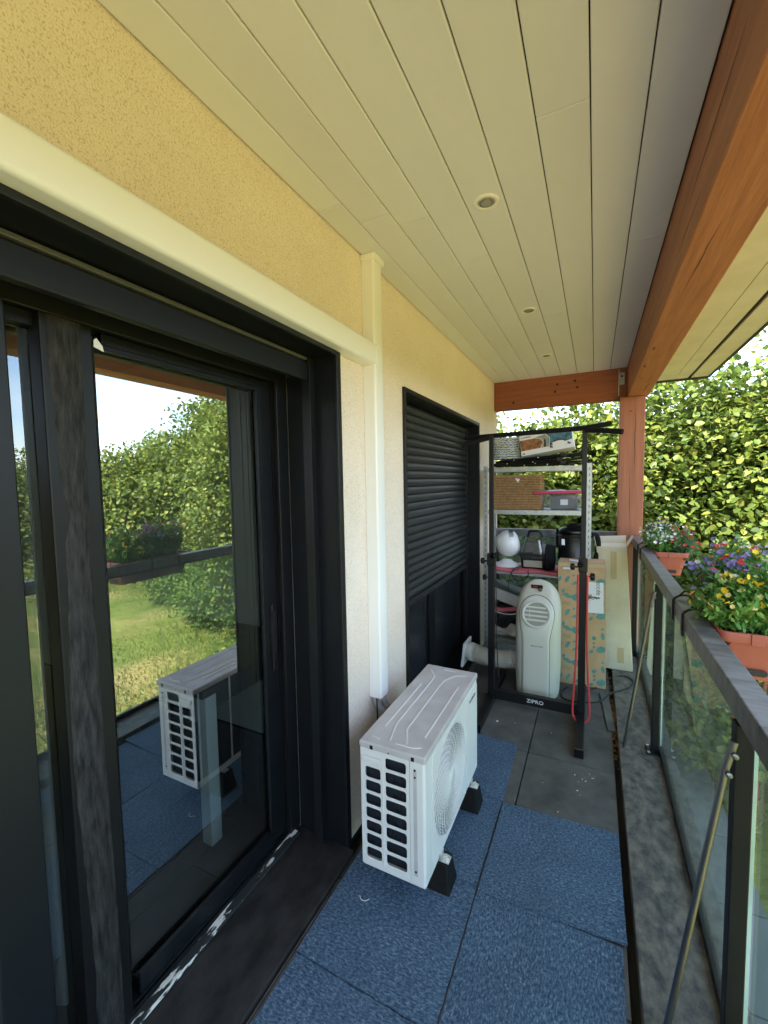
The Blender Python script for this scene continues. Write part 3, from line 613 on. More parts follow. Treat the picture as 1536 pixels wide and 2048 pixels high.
# ================================================================== OUTDOOR AIR CONDITIONER
ac = thing('outdoor_unit', 'white outdoor air conditioner unit with slotted side and round fan grille', 'air conditioner', (.30, 1.73, .118))
ax0, ax1, ay0, ay1, az0, az1 = .167, .433, 1.36, 2.11, .128, .633
put('base_tray', MB().box(ax0 + .002, ax1 - .002, ay0 + .003, ay1 - .002, az0 - .006, az0 + .018), 'ac_white', ac, bevel=.004)
holes = []
for k in range(8):
    z1 = .588 - k * .0548; holes.append(rrect(.274, .359, z1 - .043, z1, .010))
    if k: holes.append(rrect(.187, .253, z1 - .043, z1, .010))
me = plate(rrect(ax0, .3725, az0 + .002, .606, .004, 2), holes, .004, lambda u, v, w_: Vector((u, ay0 + .002 + w_, v)))
link('side_grille', me, 'ac_white', ac, bevel=.0012)
sh = put('side_handle', MB().box(.178, .256, ay0 - .010, ay0 - .0005, .556, .578), 'ac_white', ac, bevel=.004)
put('grille_rib', MB().box(.2605, .2655, ay0 - .003, ay0 - .0002, .15, .60), 'ac_white', ac, bevel=.001)
b = MB(); b.prism([(.3735, ay0, az0), (.425, ay0, az0), (ax1, ay0 + .008, az0), (ax1, ay0 + .055, az0), (.3735, ay0 + .055, az0)], (0, 0, .478)); put('corner_panel', b, 'ac_white', ac, bevel=.002)
put('corner_groove', MB().box(.388, .402, ay0 - .0012, ay0 - .0002, .165, .575), 'ac_top', ac, bevel=.0005)
for z in (.182, .548, .575): put('screw', MB().lathe([(.0045, 0), (.004, .002), (.001, .0025)], (.395, ay0 - .0012, z), 10, Matrix.Rotation(PI / 2, 3, 'X')), 'black_frame', ac)
put('coil', MB().box(ax0 + .012, .372, ay0 + .022, 1.90, .15, .60), 'coil_dark', ac)
for k in range(9): put('coil_bracket', MB().box(ax0 + .004, ax0 + .0115, ay0 + .03 + k * .2, ay0 + .036 + k * .2, .15, .60), 'ac_white', ac) if k < 3 else None
FY, FZ, FR = 1.665, .365, .212
me = plate([(ay0 + .056, az0), (1.904, az0), (1.904, .606), (ay0 + .056, .606)], [circ(FY, FZ, FR, 56)], .004, lambda u, v, w_: Vector((ax1 - .002 + w_, u, v)))
link('front_panel', me, 'ac_white', ac)
me = plate(rrect(ay0 + .072, 1.890, az0 + .012, .594, .03, 5), [circ(FY, FZ, FR + .003, 56)], .003, lambda u, v, w_: Vector((ax1 + .0018 + w_, u, v)))
link('front_frame', me, 'ac_white', ac, bevel=.001)
b = MB(); b.box(ax0, ax1, 1.906, ay1, az0, .606); put('compressor_cover', b, 'ac_white', ac, bevel=.006)
me = plate(rrect(1.915, 2.10, az0 + .01, .585, .008, 3), [], .004, lambda u, v, w_: Vector((ax1 + .002 + w_, u, v))); sp_ = link('service_panel', me, 'ac_white', ac, bevel=.0015)
me = text_mesh('ROTENSO', .020, lambda u, v, w_: Vector((ax1 + .0047 + w_, 2.008 + u, .548 + v)), sx=1.15); link('lettering', me, 'print_black', sp_)
b = MB()
for k in range(19):
    r = .040 + (FR - .042) * k / 18; b.tube([(ax1 + .0045 - .003 * (k / 18) ** 3, FY + r * math.cos(t), FZ + r * math.sin(t)) for t in np.linspace(0, 2 * PI, 56, endpoint=False)], .0013, 5, closed=True)
put('guard_rings', b, 'ac_white', ac, smooth=True)
b = MB()
for k in range(28):
    a0 = 2 * PI * k / 28; b.tube([(ax1 + .0045 - .003 * t ** 3, FY + (.036 + (FR - .036) * t) * math.cos(a0 + 1.25 * t), FZ + (.036 + (FR - .036) * t) * math.sin(a0 + 1.25 * t)) for t in np.linspace(0, 1, 9)], .0021, 5)
put('guard_spokes', b, 'ac_white', ac, smooth=True)
put('guard_hub', MB().lathe([(.040, -.002), (.040, .003), (.036, .006), (.004, .007)], (ax1 + .001, FY, FZ), 30, Matrix.Rotation(PI / 2, 3, 'Y')), 'ac_white', ac, smooth=50)
put('fan_shade_disc', MB().lathe([(FR - .002, 0), (FR - .002, .001)], (ax1 - .055, FY, FZ), 40, Matrix.Rotation(PI / 2, 3, 'Y')), 'grey_box', ac)  # dark disc painting the shade seen between the guard rings
b = MB()
for k in range(3):
    a0 = k * 2 * PI / 3
    b.grid(lambda u, v: (ax1 - .022 - .028 * u, FY + (.05 + .14 * v) * math.cos(a0 + 1.5 * u + .3 * v), FZ + (.05 + .14 * v) * math.sin(a0 + 1.5 * u + .3 * v)), 9, 6)
put('fan_blades', b, 'pipe_foam', ac, smooth='all')
tp = put('top_cover', MB().box(ax0 - .004, ax1 + .004, ay0 - .004, ay1 + .004, .605, az1), 'ac_top', ac, bevel=.007, seg=3)
def rib(pts): put('rib', MB().tube(smooth_path([(x, y, az1 + .0002) for x, y in pts], 5), .0050, 8, flat=.5), 'ac_rib', tp, smooth=True)
rib([(.215, 1.475), (.215, 1.51), (.215, 1.80), (.215, 1.88)]); rib([(.390, 1.47), (.390, 1.62), (.390, 1.86), (.390, 1.92)])
rib([(.345, 1.405), (.325, 1.45), (.305, 1.50), (.305, 1.56), (.305, 1.92), (.320, 1.98), (.345, 2.03), (.395, 2.05)])
rib([(.275, 1.40), (.262, 1.46), (.250, 1.52), (.250, 1.60), (.250, 1.94), (.235, 2.0), (.205, 2.05)]); rib([(.30, 1.395), (.37, 1.395), (.40, 1.41)]); rib([(.20, 1.40), (.235, 1.395)]); rib([(.27, 2.075), (.33, 2.075)])
for x in (.218, .388):
    put('clip_notch', MB().box(x - .006, x + .006, ay0 - .0055, ay0 - .0035, .609, .624), 'black_frame', tp)
put('screw', MB().lathe([(.003, 0), (.003, .0015)], (.29, ay0 - .004, .613), 8, Matrix.Rotation(PI / 2, 3, 'X')), 'black_frame', tp)
for y in (1.528, 1.981):
    b = MB(); b.box(ax1 - .03, ax1 + .042, y - .028, y + .010, az0 - .0075, az0 - .0035); b.box(ax1 + .004, ax1 + .010, y - .028, y + .010, az0 - .0035, az0 + .02); br = put('mounting_bracket', b, 'zinc', ac, bevel=.001)
    put('bolt', MB().lathe([(.017, -.001), (.017, .002), (.0100, .0025), (.0100, .010), (.005, .011), (.005, .017)], (ax1 + .026, y - .008, az0 - .003), 10), 'zinc', ac)
for y, lb in ((1.528, 'black rubber foot under the slotted end of the outdoor unit'), (1.981, 'black rubber foot under the outdoor unit end with service panel')):
    ft = thing('rubber_foot', lb, 'rubber foot', (.30, y, .008), 'rubber feet carrying the outdoor unit')
    h0, h1 = .052, .034
    put('block', MB().hexa([(.13, y - h0, .0082), (.486, y - h0, .0082), (.486, y + h0, .0082), (.13, y + h0, .0082)], [(.145, y - h1, .1195), (.470, y - h1, .1195), (.470, y + h1, .1195), (.145, y + h1, .1195)]), 'rubber', ft, bevel=.006)
    put('channel', MB().box(.15, .466, y - .016, y + .016, .1192, .1212), 'zinc', ft)

# ================================================================== PORTABLE AIR CONDITIONER
pc = thing('portable_air_conditioner', 'ivory portable air conditioner with round louvred outlet and exhaust hose', 'air conditioner', (.595, 3.40, 0))
px, ph = .592, .855
def wz(z): return .160 * (1 if z < .60 else max(0, 1 - ((z - .60) / (ph - .60)) ** 2.4) ** .5) * (1 - .05 * max(0, .2 - z) / .2) + .0005
def fz(z): return 3.215 + (.0 if z < .45 else .215 * ((z - .45) / (ph - .45)) ** 2.0)
def bz(z): return 3.555 - (.0 if z < .70 else .11 * ((z - .70) / (ph - .70)) ** 2)
def yfront(x, z):
    n = 3.4; d = (bz(z) - fz(z)) / 2; q = min(.999, abs(x / wz(z))); return (bz(z) + fz(z)) / 2 - d * (1 - q ** n) ** (1 / n)
zs = [.012, .02] + list(np.linspace(.05, .6, 12)) + list(.6 + .255 * np.sin(np.linspace(.12, 1, 13) * PI / 2)); zs[-1] = ph - .0004
def body(u, v):
    z = zs[int(round(v * (len(zs) - 1)))]; a = 2 * PI * u; n = 3.4; c_, s_ = math.cos(a), math.sin(a); d = (bz(z) - fz(z)) / 2
    return (px + wz(z) * math.copysign(abs(c_) ** (2 / n), c_), (bz(z) + fz(z)) / 2 + d * math.copysign(abs(s_) ** (2 / n), s_), z)
b = MB(); b.grid(body, 56, len(zs), True); b.f.append(tuple((len(zs) - 1) * 56 + k for k in range(56))); b.f.append(tuple(range(56))[::-1]); put('body', b, 'port_side', pc, smooth='all')
cz, cr = .632, .122
def pw(z):
    if z > cz: return max(.004, math.sqrt(max(0, cr ** 2 - (z - cz) ** 2)))
    t = min(1, (cz - z) / .20); s_ = t * t * (3 - 2 * t); return max(math.sqrt(max(0, cr ** 2 - (z - cz) ** 2)) if cz - z < cr else 0, cr * (1 - s_) + .094 * s_)
zz = [.014] + list(np.linspace(.05, cz, 22)) + list(cz + cr * np.sin(np.linspace(.08, 1, 12) * PI / 2))
for nm, grow, off, mt in (('panel_seam', .004, .0035, 'seam_dark'), ('front_panel', 0, .009, 'port_plastic')):
    b = MB()
    def fp(u, v):
        z = zz[int(round(v * (len(zz) - 1)))]; k = 2 * u - 1; x = (pw(z) + grow) * k; z2 = z + (grow if z > cz + .05 else 0)
        return (px + x, yfront(x * .98, min(z2, ph - .01)) - off * (1 if abs(k) < .97 else .35), z2)
    b.grid(fp, 25, len(zz)); put(nm, b, mt, pc, smooth='all')
sl = (fz(.70) - fz(.56)) / .14; tilt = Matrix.Rotation(PI / 2 - math.atan(sl), 3, 'X')   # disc axis out of the sloping front
oc = Vector((px, yfront(0, cz) - .013, cz)); ofz = Matrix.Rotation(math.atan(sl), 3, 'X').inverted()
tilt = Matrix.Rotation(PI / 2, 3, 'X'); tilt = Matrix.Rotation(-math.atan(sl), 3, 'X') @ tilt
def tq(p): return oc + (tilt @ Vector(p))
b = MB(); b.lathe([(.086, -.012), (.086, .0005), (.084, .0012)], oc, 40, tilt); put('outlet_shade_disc', b, 'outlet_shade', pc)  # disc set on the panel, darker to paint the shade of a recess
b = MB(); b.tube([tq((.094 * math.cos(t), .094 * math.sin(t), -.001)) for t in np.linspace(0, 2 * PI, 44, endpoint=False)], .0105, 8, closed=True); put('outlet_ring', b, 'port_plastic', pc, smooth=True)
for k, yy in enumerate((.052, .022, -.010, -.042)):
    hw = math.sqrt(.086 ** 2 - yy ** 2)
    b = MB(); b.hexa([tq((-hw, yy - .003, .001)), tq((hw, yy - .003, .001)), tq((hw, yy + .006, .001)), tq((-hw, yy + .006, .001))], [tq((-hw, yy - .009, .007)), tq((hw, yy - .009, .007)), tq((hw, yy - .004, .007)), tq((-hw, yy - .004, .007))]); put('louvre', b, 'port_plastic', pc)
put('louvre_link', MB().tube([tq((-.048, .055, .006)), tq((-.048, -.055, .006))], .0025, 6), 'port_plastic', pc)
me = text_mesh('\u25cf BLAUPUNKT', .0125, lambda u, v, w_: Vector((px + .012 + u, yfront(0, .41) - .0100 - w_, .405 + v)), sx=1.0); link('lettering', me, 'print_black', pc)
b = MB(); b.obox((px - .01, fz(.80) - .002, .806), (.085, .05, .012), Matrix.Rotation(-.95, 3, 'X')); put('control_panel', b, 'black_plastic', pc, bevel=.005)
b = MB(); b.obox((px - .022, fz(.80) - .010, .815), (.035, .018, .010), Matrix.Rotation(-.95, 3, 'X')); put('warning_sticker', b, 'red_band', pc, bevel=.002)
b = MB(); b.lathe([(.016, 0), (.014, .012), (.004, .014)], (px + .015, fz(.79) - .006, .792), 16, Matrix.Rotation(.9, 3, 'X')); put('knob', b, 'steel', pc, smooth=True)
hp = smooth_path([(.075, 3.40, .205), (.14, 3.42, .180), (.23, 3.45, .165), (.33, 3.46, .165), (.455, 3.46, .19)], 16); rr_ = [.070 + .0055 * (1 if i % 2 else -1) for i in range(len(hp))]
put('exhaust_hose', MB().tube(hp, rr_, 20, cap=True), 'hose_white', pc, smooth=80)
put('hose_adapter', MB().lathe([(.062, 0), (.066, .012), (.074, .02), (.074, .05), (.07, .055)], (.035, 3.387, .213), 24, Matrix.Rotation(PI / 2, 3, 'Y') @ Matrix.Rotation(.12, 3, 'X')), 'hose_white', pc, smooth=50)
b = MB(); b.obox((.022, 3.39, .205), (.020, .20, .20), Matrix.Rotation(.12, 3, 'Y')); put('hose_window_plate', b, 'fan_white', label='white plastic window panel receiving the exhaust hose', cat='panel', bevel=.004)

# ================================================================== TRAINING RACK
rk = thing('training_rack', 'black steel pull up and dip rack standing on two long feet', 'exercise rack', (.6, 3.05, 0))
RX = (.305, .905); RY = 3.055
for x in RX:
    put('foot', MB().box(x - .024, x + .024, 2.615, 3.50, .004, .056), 'black_tube', rk, bevel=.004)
    put('foot_cap', MB().box(x - .026, x + .026, 2.605, 2.6148, .002, .058), 'black_plastic', rk, bevel=.003)
    put('lower_post', MB().box(x - .022, x + .022, RY - .022, RY + .022, .0562, 1.06), 'black_tube', rk, bevel=.003)
    put('upper_post', MB().box(x - .015, x + .015, RY - .015, RY + .015, 1.0602, 1.946), 'black_tube', rk, bevel=.002)
    put('collar', MB().box(x - .028, x + .028, RY - .028, RY + .028, 1.015, 1.105), 'black_plastic', rk, bevel=.006)
    for s_ in (-1,): put('clamp_knob', MB().lathe([(.006, 0), (.006, .02), (.022, .024), (.024, .030), (.022, .046), (.012, .050)], (x - .028, RY - .002, 1.045), 12, Matrix.Rotation(-PI / 2, 3, 'Y')), 'black_plastic', rk, smooth=40)
put('adjust_knob', MB().lathe([(.005, 0), (.005, .018), (.024, .022), (.026, .030), (.023, .046), (.010, .050)], (.928, RY, .985), 14, Matrix.Rotation(PI / 2, 3, 'Y')), 'black_plastic', rk, smooth=40)
put('adjust_knob', MB().lathe([(.005, 0), (.005, .012), (.022, .016), (.022, .036), (.010, .040)], (.282, RY, .925), 14, Matrix.Rotation(-PI / 2, 3, 'Y')), 'black_plastic', rk, smooth=40)
put('cross_bar', MB().box(.3285, .8815, RY - .018, RY + .018, .030, .105), 'black_tube', rk, bevel=.004)
me = text_mesh('ZIPRO', .036, lambda u, v, w_: Vector((.612 + u, RY - .0187 - w_, .066 + v)), sx=1.12); link('lettering', me, 'print_white', rk)
put('pull_up_bar', MB().tube([(.112, 3.075, 1.942), (.30, 3.062, 1.944), (.9, 3.055, 1.955), (1.055, 3.07, 1.976)], .0165, 10), 'black_foam', rk, smooth=True)
put('grip', MB().tube([(.290, 3.035, 1.928), (.19, 2.985, 1.900), (.120, 2.955, 1.880)], .017, 10), 'black_foam', rk, smooth=True)
put('grip', MB().tube([(.91, 3.035, 1.940), (1.03, 2.98, 1.922), (1.115, 2.95, 1.906)], .017, 10), 'black_foam', rk, smooth=True)
put('dip_arm', MB().tube([(.315, RY - .02, 1.085), (.335, RY - .07, 1.10), (.375, RY - .19, 1.125)], .019, 12), 'black_foam', rk, smooth=True)
put('dip_arm', MB().tube([(.895, RY - .02, 1.075), (.89, RY - .06, 1.07)], .019, 12), 'black_foam', rk, smooth=True)
put('hanging_strap', MB().tube(smooth_path([(.338, 3.03, 1.08), (.350, 3.0, .90), (.352, 3.0, .55), (.362, 3.0, .30), (.372, 3.0, .21)]), [.010] * 33, 6, flat=.25), 'black_tube', rk)
pts = [(.905 + .027, 3.02, 1.0)] + [(.905 + .026 + .012 * k / 8, 3.02 - .004 * k, 1.0 - .115 * k) for k in range(1, 9)]
loop = [(.876, 3.022, 1.0), (.876, 3.02, .7), (.870, 3.012, .4), (.856, 3.0, .14), (.862, 2.985, .05), (.905, 2.972, .012 + .006), (.950, 2.985, .05), (.956, 3.0, .14), (.940, 3.012, .4), (.934, 3.02, .7), (.934, 3.022, 1.0)]
put('resistance_band', MB().tube(smooth_path(loop, 8), .0062, 8), 'red_band', label='red resistance band looped down the rack post', cat='band', smooth=True)

# ================================================================== METAL SHELF AND WHAT STANDS ON IT
sf = thing('metal_shelf', 'galvanised metal shelf unit against the railing at the end', 'shelf', (.52, 3.93, 0))
SX0, SX1, SY0, SY1 = .085, .945, 3.75, 4.12
for x, dx in ((SX0, 1), (SX1, -1)):
    for y, dy in ((SY0, 1), (SY1, -1)):
        b = MB(); b.box(min(x, x + dx * .035), max(x, x + dx * .035), min(y, y + dy * .002), max(y, y + dy * .002), 0, 1.755); b.box(min(x, x + dx * .002), max(x, x + dx * .002), min(y + dy * .0021, y + dy * .035), max(y + dy * .0021, y + dy * .035), 0, 1.755)
        up_ = put('upright', b, 'galvanised', sf)
        if dy == 1:
            b = MB()
            for k in range(34):
                z = .05 + k * .05; b.box(x + dx * .013, x + dx * .013 + .008, y - .0006, y - .0002, z, z + .022) if dx > 0 else b.box(x - .021, x - .013, y - .0006, y - .0002, z, z + .022)
            put('slot_holes', b, 'steel', up_, kind='stuff')
for z in (.22, .845, 1.372, 1.738):
    b = MB(); b.box(SX0 + .037, SX1 - .037, SY0 + .003, SY1 - .003, z - .004, z); b.box(SX0 + .004, SX1 - .004, SY0 + .0025, SY0 + .005, z - .038, z - .001); b.box(SX0 + .004, SX1 - .004, SY1 - .005, SY1 - .0025, z - .038, z - .001)
    put('shelf_board', b, 'galvanised', sf)
ZA, ZB, ZC = 1.739, 1.373, .846
# top shelf: folded stands, bag, box
for k, (a, c, r) in enumerate((((.14, 3.80, 1.765), (.92, 3.86, 1.800), .016), ((.15, 3.86, 1.760), (.95, 3.79, 1.775), .014), ((.16, 3.90, 1.79), (.90, 3.93, 1.835), .017), ((.20, 3.83, 1.795), (.93, 3.90, 1.850), .013), ((.30, 3.80, 1.755), (.985, 3.82, 1.757), .011))):
    st = thing('folded_stand', ['black folded stand lying thickest on the top shelf', 'black folded stand crossing under the other stands', 'black folded stand at the back of the top shelf', 'black folded stand tilted up beneath the picture box', 'thin black folded stand poking past the shelf post'][k], 'stand', a, 'black folded stands on the top shelf')
    a = Vector(a); c = Vector(c); put('centre_tube', MB().tube([a, c], r * .6, 10), 'black_tube', st, smooth=True)
    for j in range(3):
        ph_ = 2 * PI * j / 3 + .5; of = Vector((0, math.cos(ph_), math.sin(ph_))) * r * .62
        put('leg', MB().tube([a + of + (c - a) * .02, a + of * .9 + (c - a) * .72], r * .42, 8), 'black_plastic', st, smooth=True)
    put('joint', MB().obox(a + (c - a) * .72, (.045, r * 2.2, r * 2.2), Matrix.Rotation(.05, 3, 'Y')), 'black_plastic', st, bevel=.004)
    for t in (.18, .45): put('rivet', MB().lathe([(.0055, 0), (.004, .003)], a + (c - a) * t + Vector((0, -r * 1.05, 0)), 8, Matrix.Rotation(PI / 2, 3, 'X')), 'zinc', st)
bg_ = thing('woven_bag', 'blue and white woven bag with rope handle on the top shelf', 'bag', (.26, 3.9, 1.76))
def bag(u, v):
    a = 2 * PI * u; n = 2.6; s1 = 1 + .16 * v - .05 * math.sin(3 * a) * v; c_, s_ = math.cos(a), math.sin(a)
    return (.262 + .115 * s1 * math.copysign(abs(c_) ** (2 / n), c_), 3.91 + .075 * s1 * math.copysign(abs(s_) ** (2 / n), s_), 1.815 + .20 * v + .012 * math.sin(2 * a + 1) * v)
b = MB(); b.grid(bag, 40, 8, True); b.f.append(tuple(range(40))[::-1]); put('body', b, 'bag_weave', bg_, smooth='all')
b = MB()
for r_ in range(9):      # raised chevron bands round the bag
    pts = []
    for k in range(48):
        v = (r_ + .5) / 9.2 + .022 * (1 if k % 2 else -1); q = bag(k / 48, min(1, max(0, v))); pts.append((262e-3 + (q[0] - .262) * 1.02, 3.91 + (q[1] - 3.91) * 1.02, q[2]))
    b.tube(pts, .0042, 5, closed=True)
put('weave_band', b, 'label_white', bg_, smooth=True)
put('rope_handle', MB().tube(smooth_path([(.18, 3.826, 1.97), (.20, 3.815, 1.93), (.25, 3.812, 1.935), (.285, 3.818, 1.97)]), .006, 8), 'cream_card', bg_, smooth=True)
pb = thing('picture_box', 'white product box with orange and blue pictures, tilted on folded stands', 'box', (.60, 3.86, 1.85))
Rb = Matrix.Rotation(-.145, 3, 'Y') @ Matrix.Rotation(-.10, 3, 'X'); bc = Vector((.598, 3.87, 1.938)); bw, bd, bh = .418, .17, .172
def bq(u, v, w_): return bc + Rb @ Vector((u, -bd / 2 - w_, v))
put('carton', MB().obox(bc, (bw, bd, bh), Rb), 'label_white', pb, bevel=.003)
def flat(nm, pts, mt, par, w_=.0012):
    b = MB(); b.prism([bq(u, v, .0003) for u, v in pts], Rb @ Vector((0, -w_, 0))); return put(nm, b, mt, par)
flat('picture', [(-.205, -.045), (-.05, -.045), (-.02, .0), (-.045, .035), (-.09, .045), (-.205, .045)], 'art_orange', pb)
flat('picture', [(-.045, -.045), (.02, -.045), (.03, .03), (.0, .062), (-.088, .05), (-.04, .036), (-.015, .0)], 'art_pale', pb)
flat('picture', [(.024, -.045), (.20, -.018), (.204, .074), (.005, .066), (.034, .03)], 'art_blue', pb)
flat('picture_strip', [(.0, .070), (.06, .076), (.06, .084), (.0, .083)], 'old_tape', pb)
b = MB(); pts = [(.095 + .048 * math.cos(t), -.030 + .027 * math.sin(t)) for t in np.linspace(0, 2 * PI, 20, endpoint=False)]; flat('picture_shape', pts, 'fan_white', pb, .0018)
pts = [(.10 + .052 * math.cos(t), -.018 + .016 * math.sin(t)) for t in np.linspace(-.4, PI * .9, 14)] + [(.10 + .040 * math.cos(t), -.022 + .010 * math.sin(t)) for t in np.linspace(PI * .9, -.4, 14)]; flat('picture_shape', pts, 'print_black', pb, .0024)
for u, v in ((.035, -.052), (.172, -.045)): flat('picture_shape', [(u - .012, v - .004), (u + .010, v - .012), (u + .014, v - .002), (u - .008, v + .012)], 'print_black', pb, .0024)
flat('picture_shape', [(-.02, -.045), (-.004, -.044), (.0, .01), (-.008, .03), (-.016, .01)], 'print_black', pb, .0022)
flat('print_mark', [(-.195, .060), (-.183, .060), (-.189, .070)], 'print_black', pb); flat('print_mark', [(-.178, .062), (-.115, .062), (-.115, .068), (-.178, .068)], 'grey_box', pb)
flat('print_mark', [(-.192, -.066), (-.178, -.066), (-.178, -.078), (-.192, -.078)], 'grey_box', pb)
# middle shelf: basket, tub
wb = thing('wicker_basket', 'brown woven wicker basket on the middle shelf', 'basket', (.355, 3.92, ZB))
put('liner', MB().box(.160, .552, 3.80, 4.06, ZB + .001, ZB + .285), 'wicker_dark', wb)
b1 = MB(); rows = 20; colsn = 30
for r_ in range(rows):
    z = ZB + .010 + r_ * .0142
    for c_ in range(colsn):
        x = .152 + (c_ + .5) * .408 / colsn; o_ = .0035 * (1 if (r_ + c_) % 2 else -1)
        b1.box(x - .0062, x + .0062, 3.7925 + o_, 3.7995, z - .0052, z + .0052)
    for c_ in range(12):
        y = 3.805 + c_ * .021; o_ = .003 * (1 if (r_ + c_) % 2 else -1); b1.box(.5525, .5585 + o_, y, y + .0175, z - .0058, z + .0058)
o = put('weave', b1, 'wicker', wb); o['kind'] = 'stuff'
put('rim', MB().tube([(.15, 3.79, ZB + .292), (.56, 3.79, ZB + .292), (.56, 4.07, ZB + .292), (.15, 4.07, ZB + .292)], .008, 8, closed=True), 'wicker', wb, smooth=True)
put('paper_tag', MB().prism([(.345, 3.786, ZB + .272), (.39, 3.786, ZB + .268), (.375, 3.786, ZB + .232)], (0, .001, 0)), 'label_white', wb)
tb_ = thing('storage_tub', 'clear plastic storage tub with pink lid holding a dark box', 'tub', (.70, 3.92, ZB))
b = MB(); b.hexa([(.565, 3.80, ZB + .001), (.865, 3.80, ZB + .001), (.865, 4.04, ZB + .001), (.565, 4.04, ZB + .001)], [(.545, 3.785, ZB + .135), (.885, 3.785, ZB + .135), (.885, 4.055, ZB + .135), (.545, 4.055, ZB + .135)]); put('tub_body', b, 'clear_plastic', tb_, bevel=.012)
b = MB(); b.obox((.70, 3.92, ZB + .148), (.40, .31, .020), Matrix.Rotation(-.025, 3, 'Y')); put('lid', b, 'pink_lid', tb_, bevel=.008)
b = MB(); b.box(.63, .838, 3.83, 4.0, ZB + .006, ZB + .112); ib = put('inner_box', b, 'grey_box', tb_, bevel=.004); put('inner_lid', MB().box(.622, .846, 3.822, 4.0, ZB + .1122, ZB + .122), 'grey_box', tb_, bevel=.003)
put('inner_label', MB().box(.710, .768, 3.828, 3.8297, ZB + .042, ZB + .088), 'label_white', tb_)
put('paper_sheet', MB().obox((.66, 3.92, ZB + .1635), (.14, .18, .004), Matrix.Rotation(-.025, 3, 'Y') @ Matrix.Rotation(.3, 3, 'Z')), label='white sheet of paper lying on the pink tub lid', cat='paper', mat='label_white')
# lower shelf: pink mat, fan, cleaner, canister
def matf(u, v): return (.125 + .58 * u, 3.742 + .26 * v, ZC + .006 + .006 * math.sin(u * 11 + v * 4) - (.022 if v < .03 else 0))
b = MB(); b.grid(matf, 30, 12); o = put('pink_cloth', b, 'pink_mat', label='pink cloth spread on the shelf under the fan', cat='cloth', smooth='all'); md = o.modifiers.new('s', 'SOLIDIFY'); md.thickness = .012; md.offset = 0
fn_ = thing('round_fan', 'white round fan heater with slotted ball head', 'fan', (.27, 3.89, ZC + .012))
put('base', MB().lathe([(.105, 0), (.108, .008), (.095, .022), (.055, .040), (.040, .055)], (.265, 3.88, ZC + .014), 32), 'fan_white', fn_, smooth=40)
Rf = Matrix.Rotation(.12, 3, 'Z') @ Matrix.Rotation(PI / 2 - .25, 3, 'Y')
hp_ = [(.02, -.105), (.062, -.098), (.094, -.072), (.112, -.035), (.118, .0), (.114, .035), (.103, .062), (.088, .080), (.080, .084)]
hd_ = put('head', MB().lathe(hp_, (.275, 3.88, 1.062), 40, Rf), 'fan_white', fn_, smooth='all')
put('front_grille', MB().lathe([(.079, .082), (.062, .092), (.03, .098), (.004, .099)], (.275, 3.88, 1.062), 32, Rf), 'fan_white', hd_, smooth='all')
b = MB()
for k in range(24):
    a = .25 + k * .055; 
    for r0, h0 in ((.1185, 0),): b.tube([Vector((.275, 3.88, 1.062)) + Rf @ Vector((.1115 * math.cos(a) * q, .1115 * math.sin(a) * q, h)) for q, h in ((1.035, .030), (1.0, .05), (.935, .070))], .0012, 4)
    b.tube([Vector((.275, 3.88, 1.062)) + Rf @ Vector((.1115 * math.cos(a + 2.6) * q, .1115 * math.sin(a + 2.6) * q, h)) for q, h in ((1.035, .030), (1.0, .05), (.935, .070))], .0012, 4)
put('vent_slots', b, 'grey_box', hd_, kind='stuff')
cl = thing('spot_cleaner', 'black carpet cleaner with clear domed tank and side hose reel', 'cleaner', (.52, 3.87, ZC + .013))
put('body', MB().hexa([(.40, 3.80, ZC + .013), (.60, 3.80, ZC + .013), (.60, 3.97, ZC + .013), (.40, 3.97, ZC + .013)], [(.385, 3.785, ZC + .15), (.615, 3.785, ZC + .15), (.60, 3.97, ZC + .22), (.40, 3.97, ZC + .22)]), 'black_plastic', cl, bevel=.015)
put('clear_tank', MB().hexa([(.395, 3.772, ZC + .10), (.595, 3.772, ZC + .10), (.595, 3.90, ZC + .10), (.395, 3.90, ZC + .10)], [(.435, 3.80, ZC + .285), (.555, 3.80, ZC + .285), (.555, 3.90, ZC + .285), (.435, 3.90, ZC + .285)]), 'smoke_plastic', cl, bevel=.02)
put('tank_band', MB().box(.39, .60, 3.766, 3.7705, ZC + .125, ZC + .15), 'black_frame', cl, bevel=.002)
put('front_window', MB().box(.42, .575, 3.79, 3.798, ZC + .03, ZC + .09), 'lens', cl, bevel=.004)
put('carry_handle', MB().tube(smooth_path([(.44, 3.90, ZC + .28), (.455, 3.89, ZC + .325), (.50, 3.89, ZC + .335), (.545, 3.89, ZC + .325), (.56, 3.90, ZC + .28)]), .010, 8), 'black_plastic', cl, smooth=True)
rx_ = Matrix.Rotation(PI / 2, 3, 'Y') @ Matrix.Rotation(.35, 3, 'X')
b = MB()
for k in range(4): b.tube([(.612 + .016 * k, 3.83 + (.095 - .004 * k) * math.cos(t), ZC + .118 + (.105 - .004 * k) * math.sin(t)) for t in np.linspace(0, 2 * PI, 28, endpoint=False)], .012, 8, closed=True)
put('hose_reel', b, 'black_foam', cl, smooth=True)
put('emblem', MB().box(.475, .515, 3.768, 3.7696, ZC + .185, ZC + .205), 'edge_strip', cl)
put('power_cord', MB().tube(smooth_path([(.40, 3.80, ZC + .03), (.36, 3.76, ZC + .02), (.33, 3.73, ZC - .02), (.38, 3.722, ZC - .08), (.46, 3.722, ZC - .05), (.47, 3.73, ZC + .015)]), .004, 6), 'black_tube', cl, smooth=True)
vc = thing('black_canister', 'black round canister vacuum with white label and folded handle', 'vacuum', (.815, 3.92, ZC))
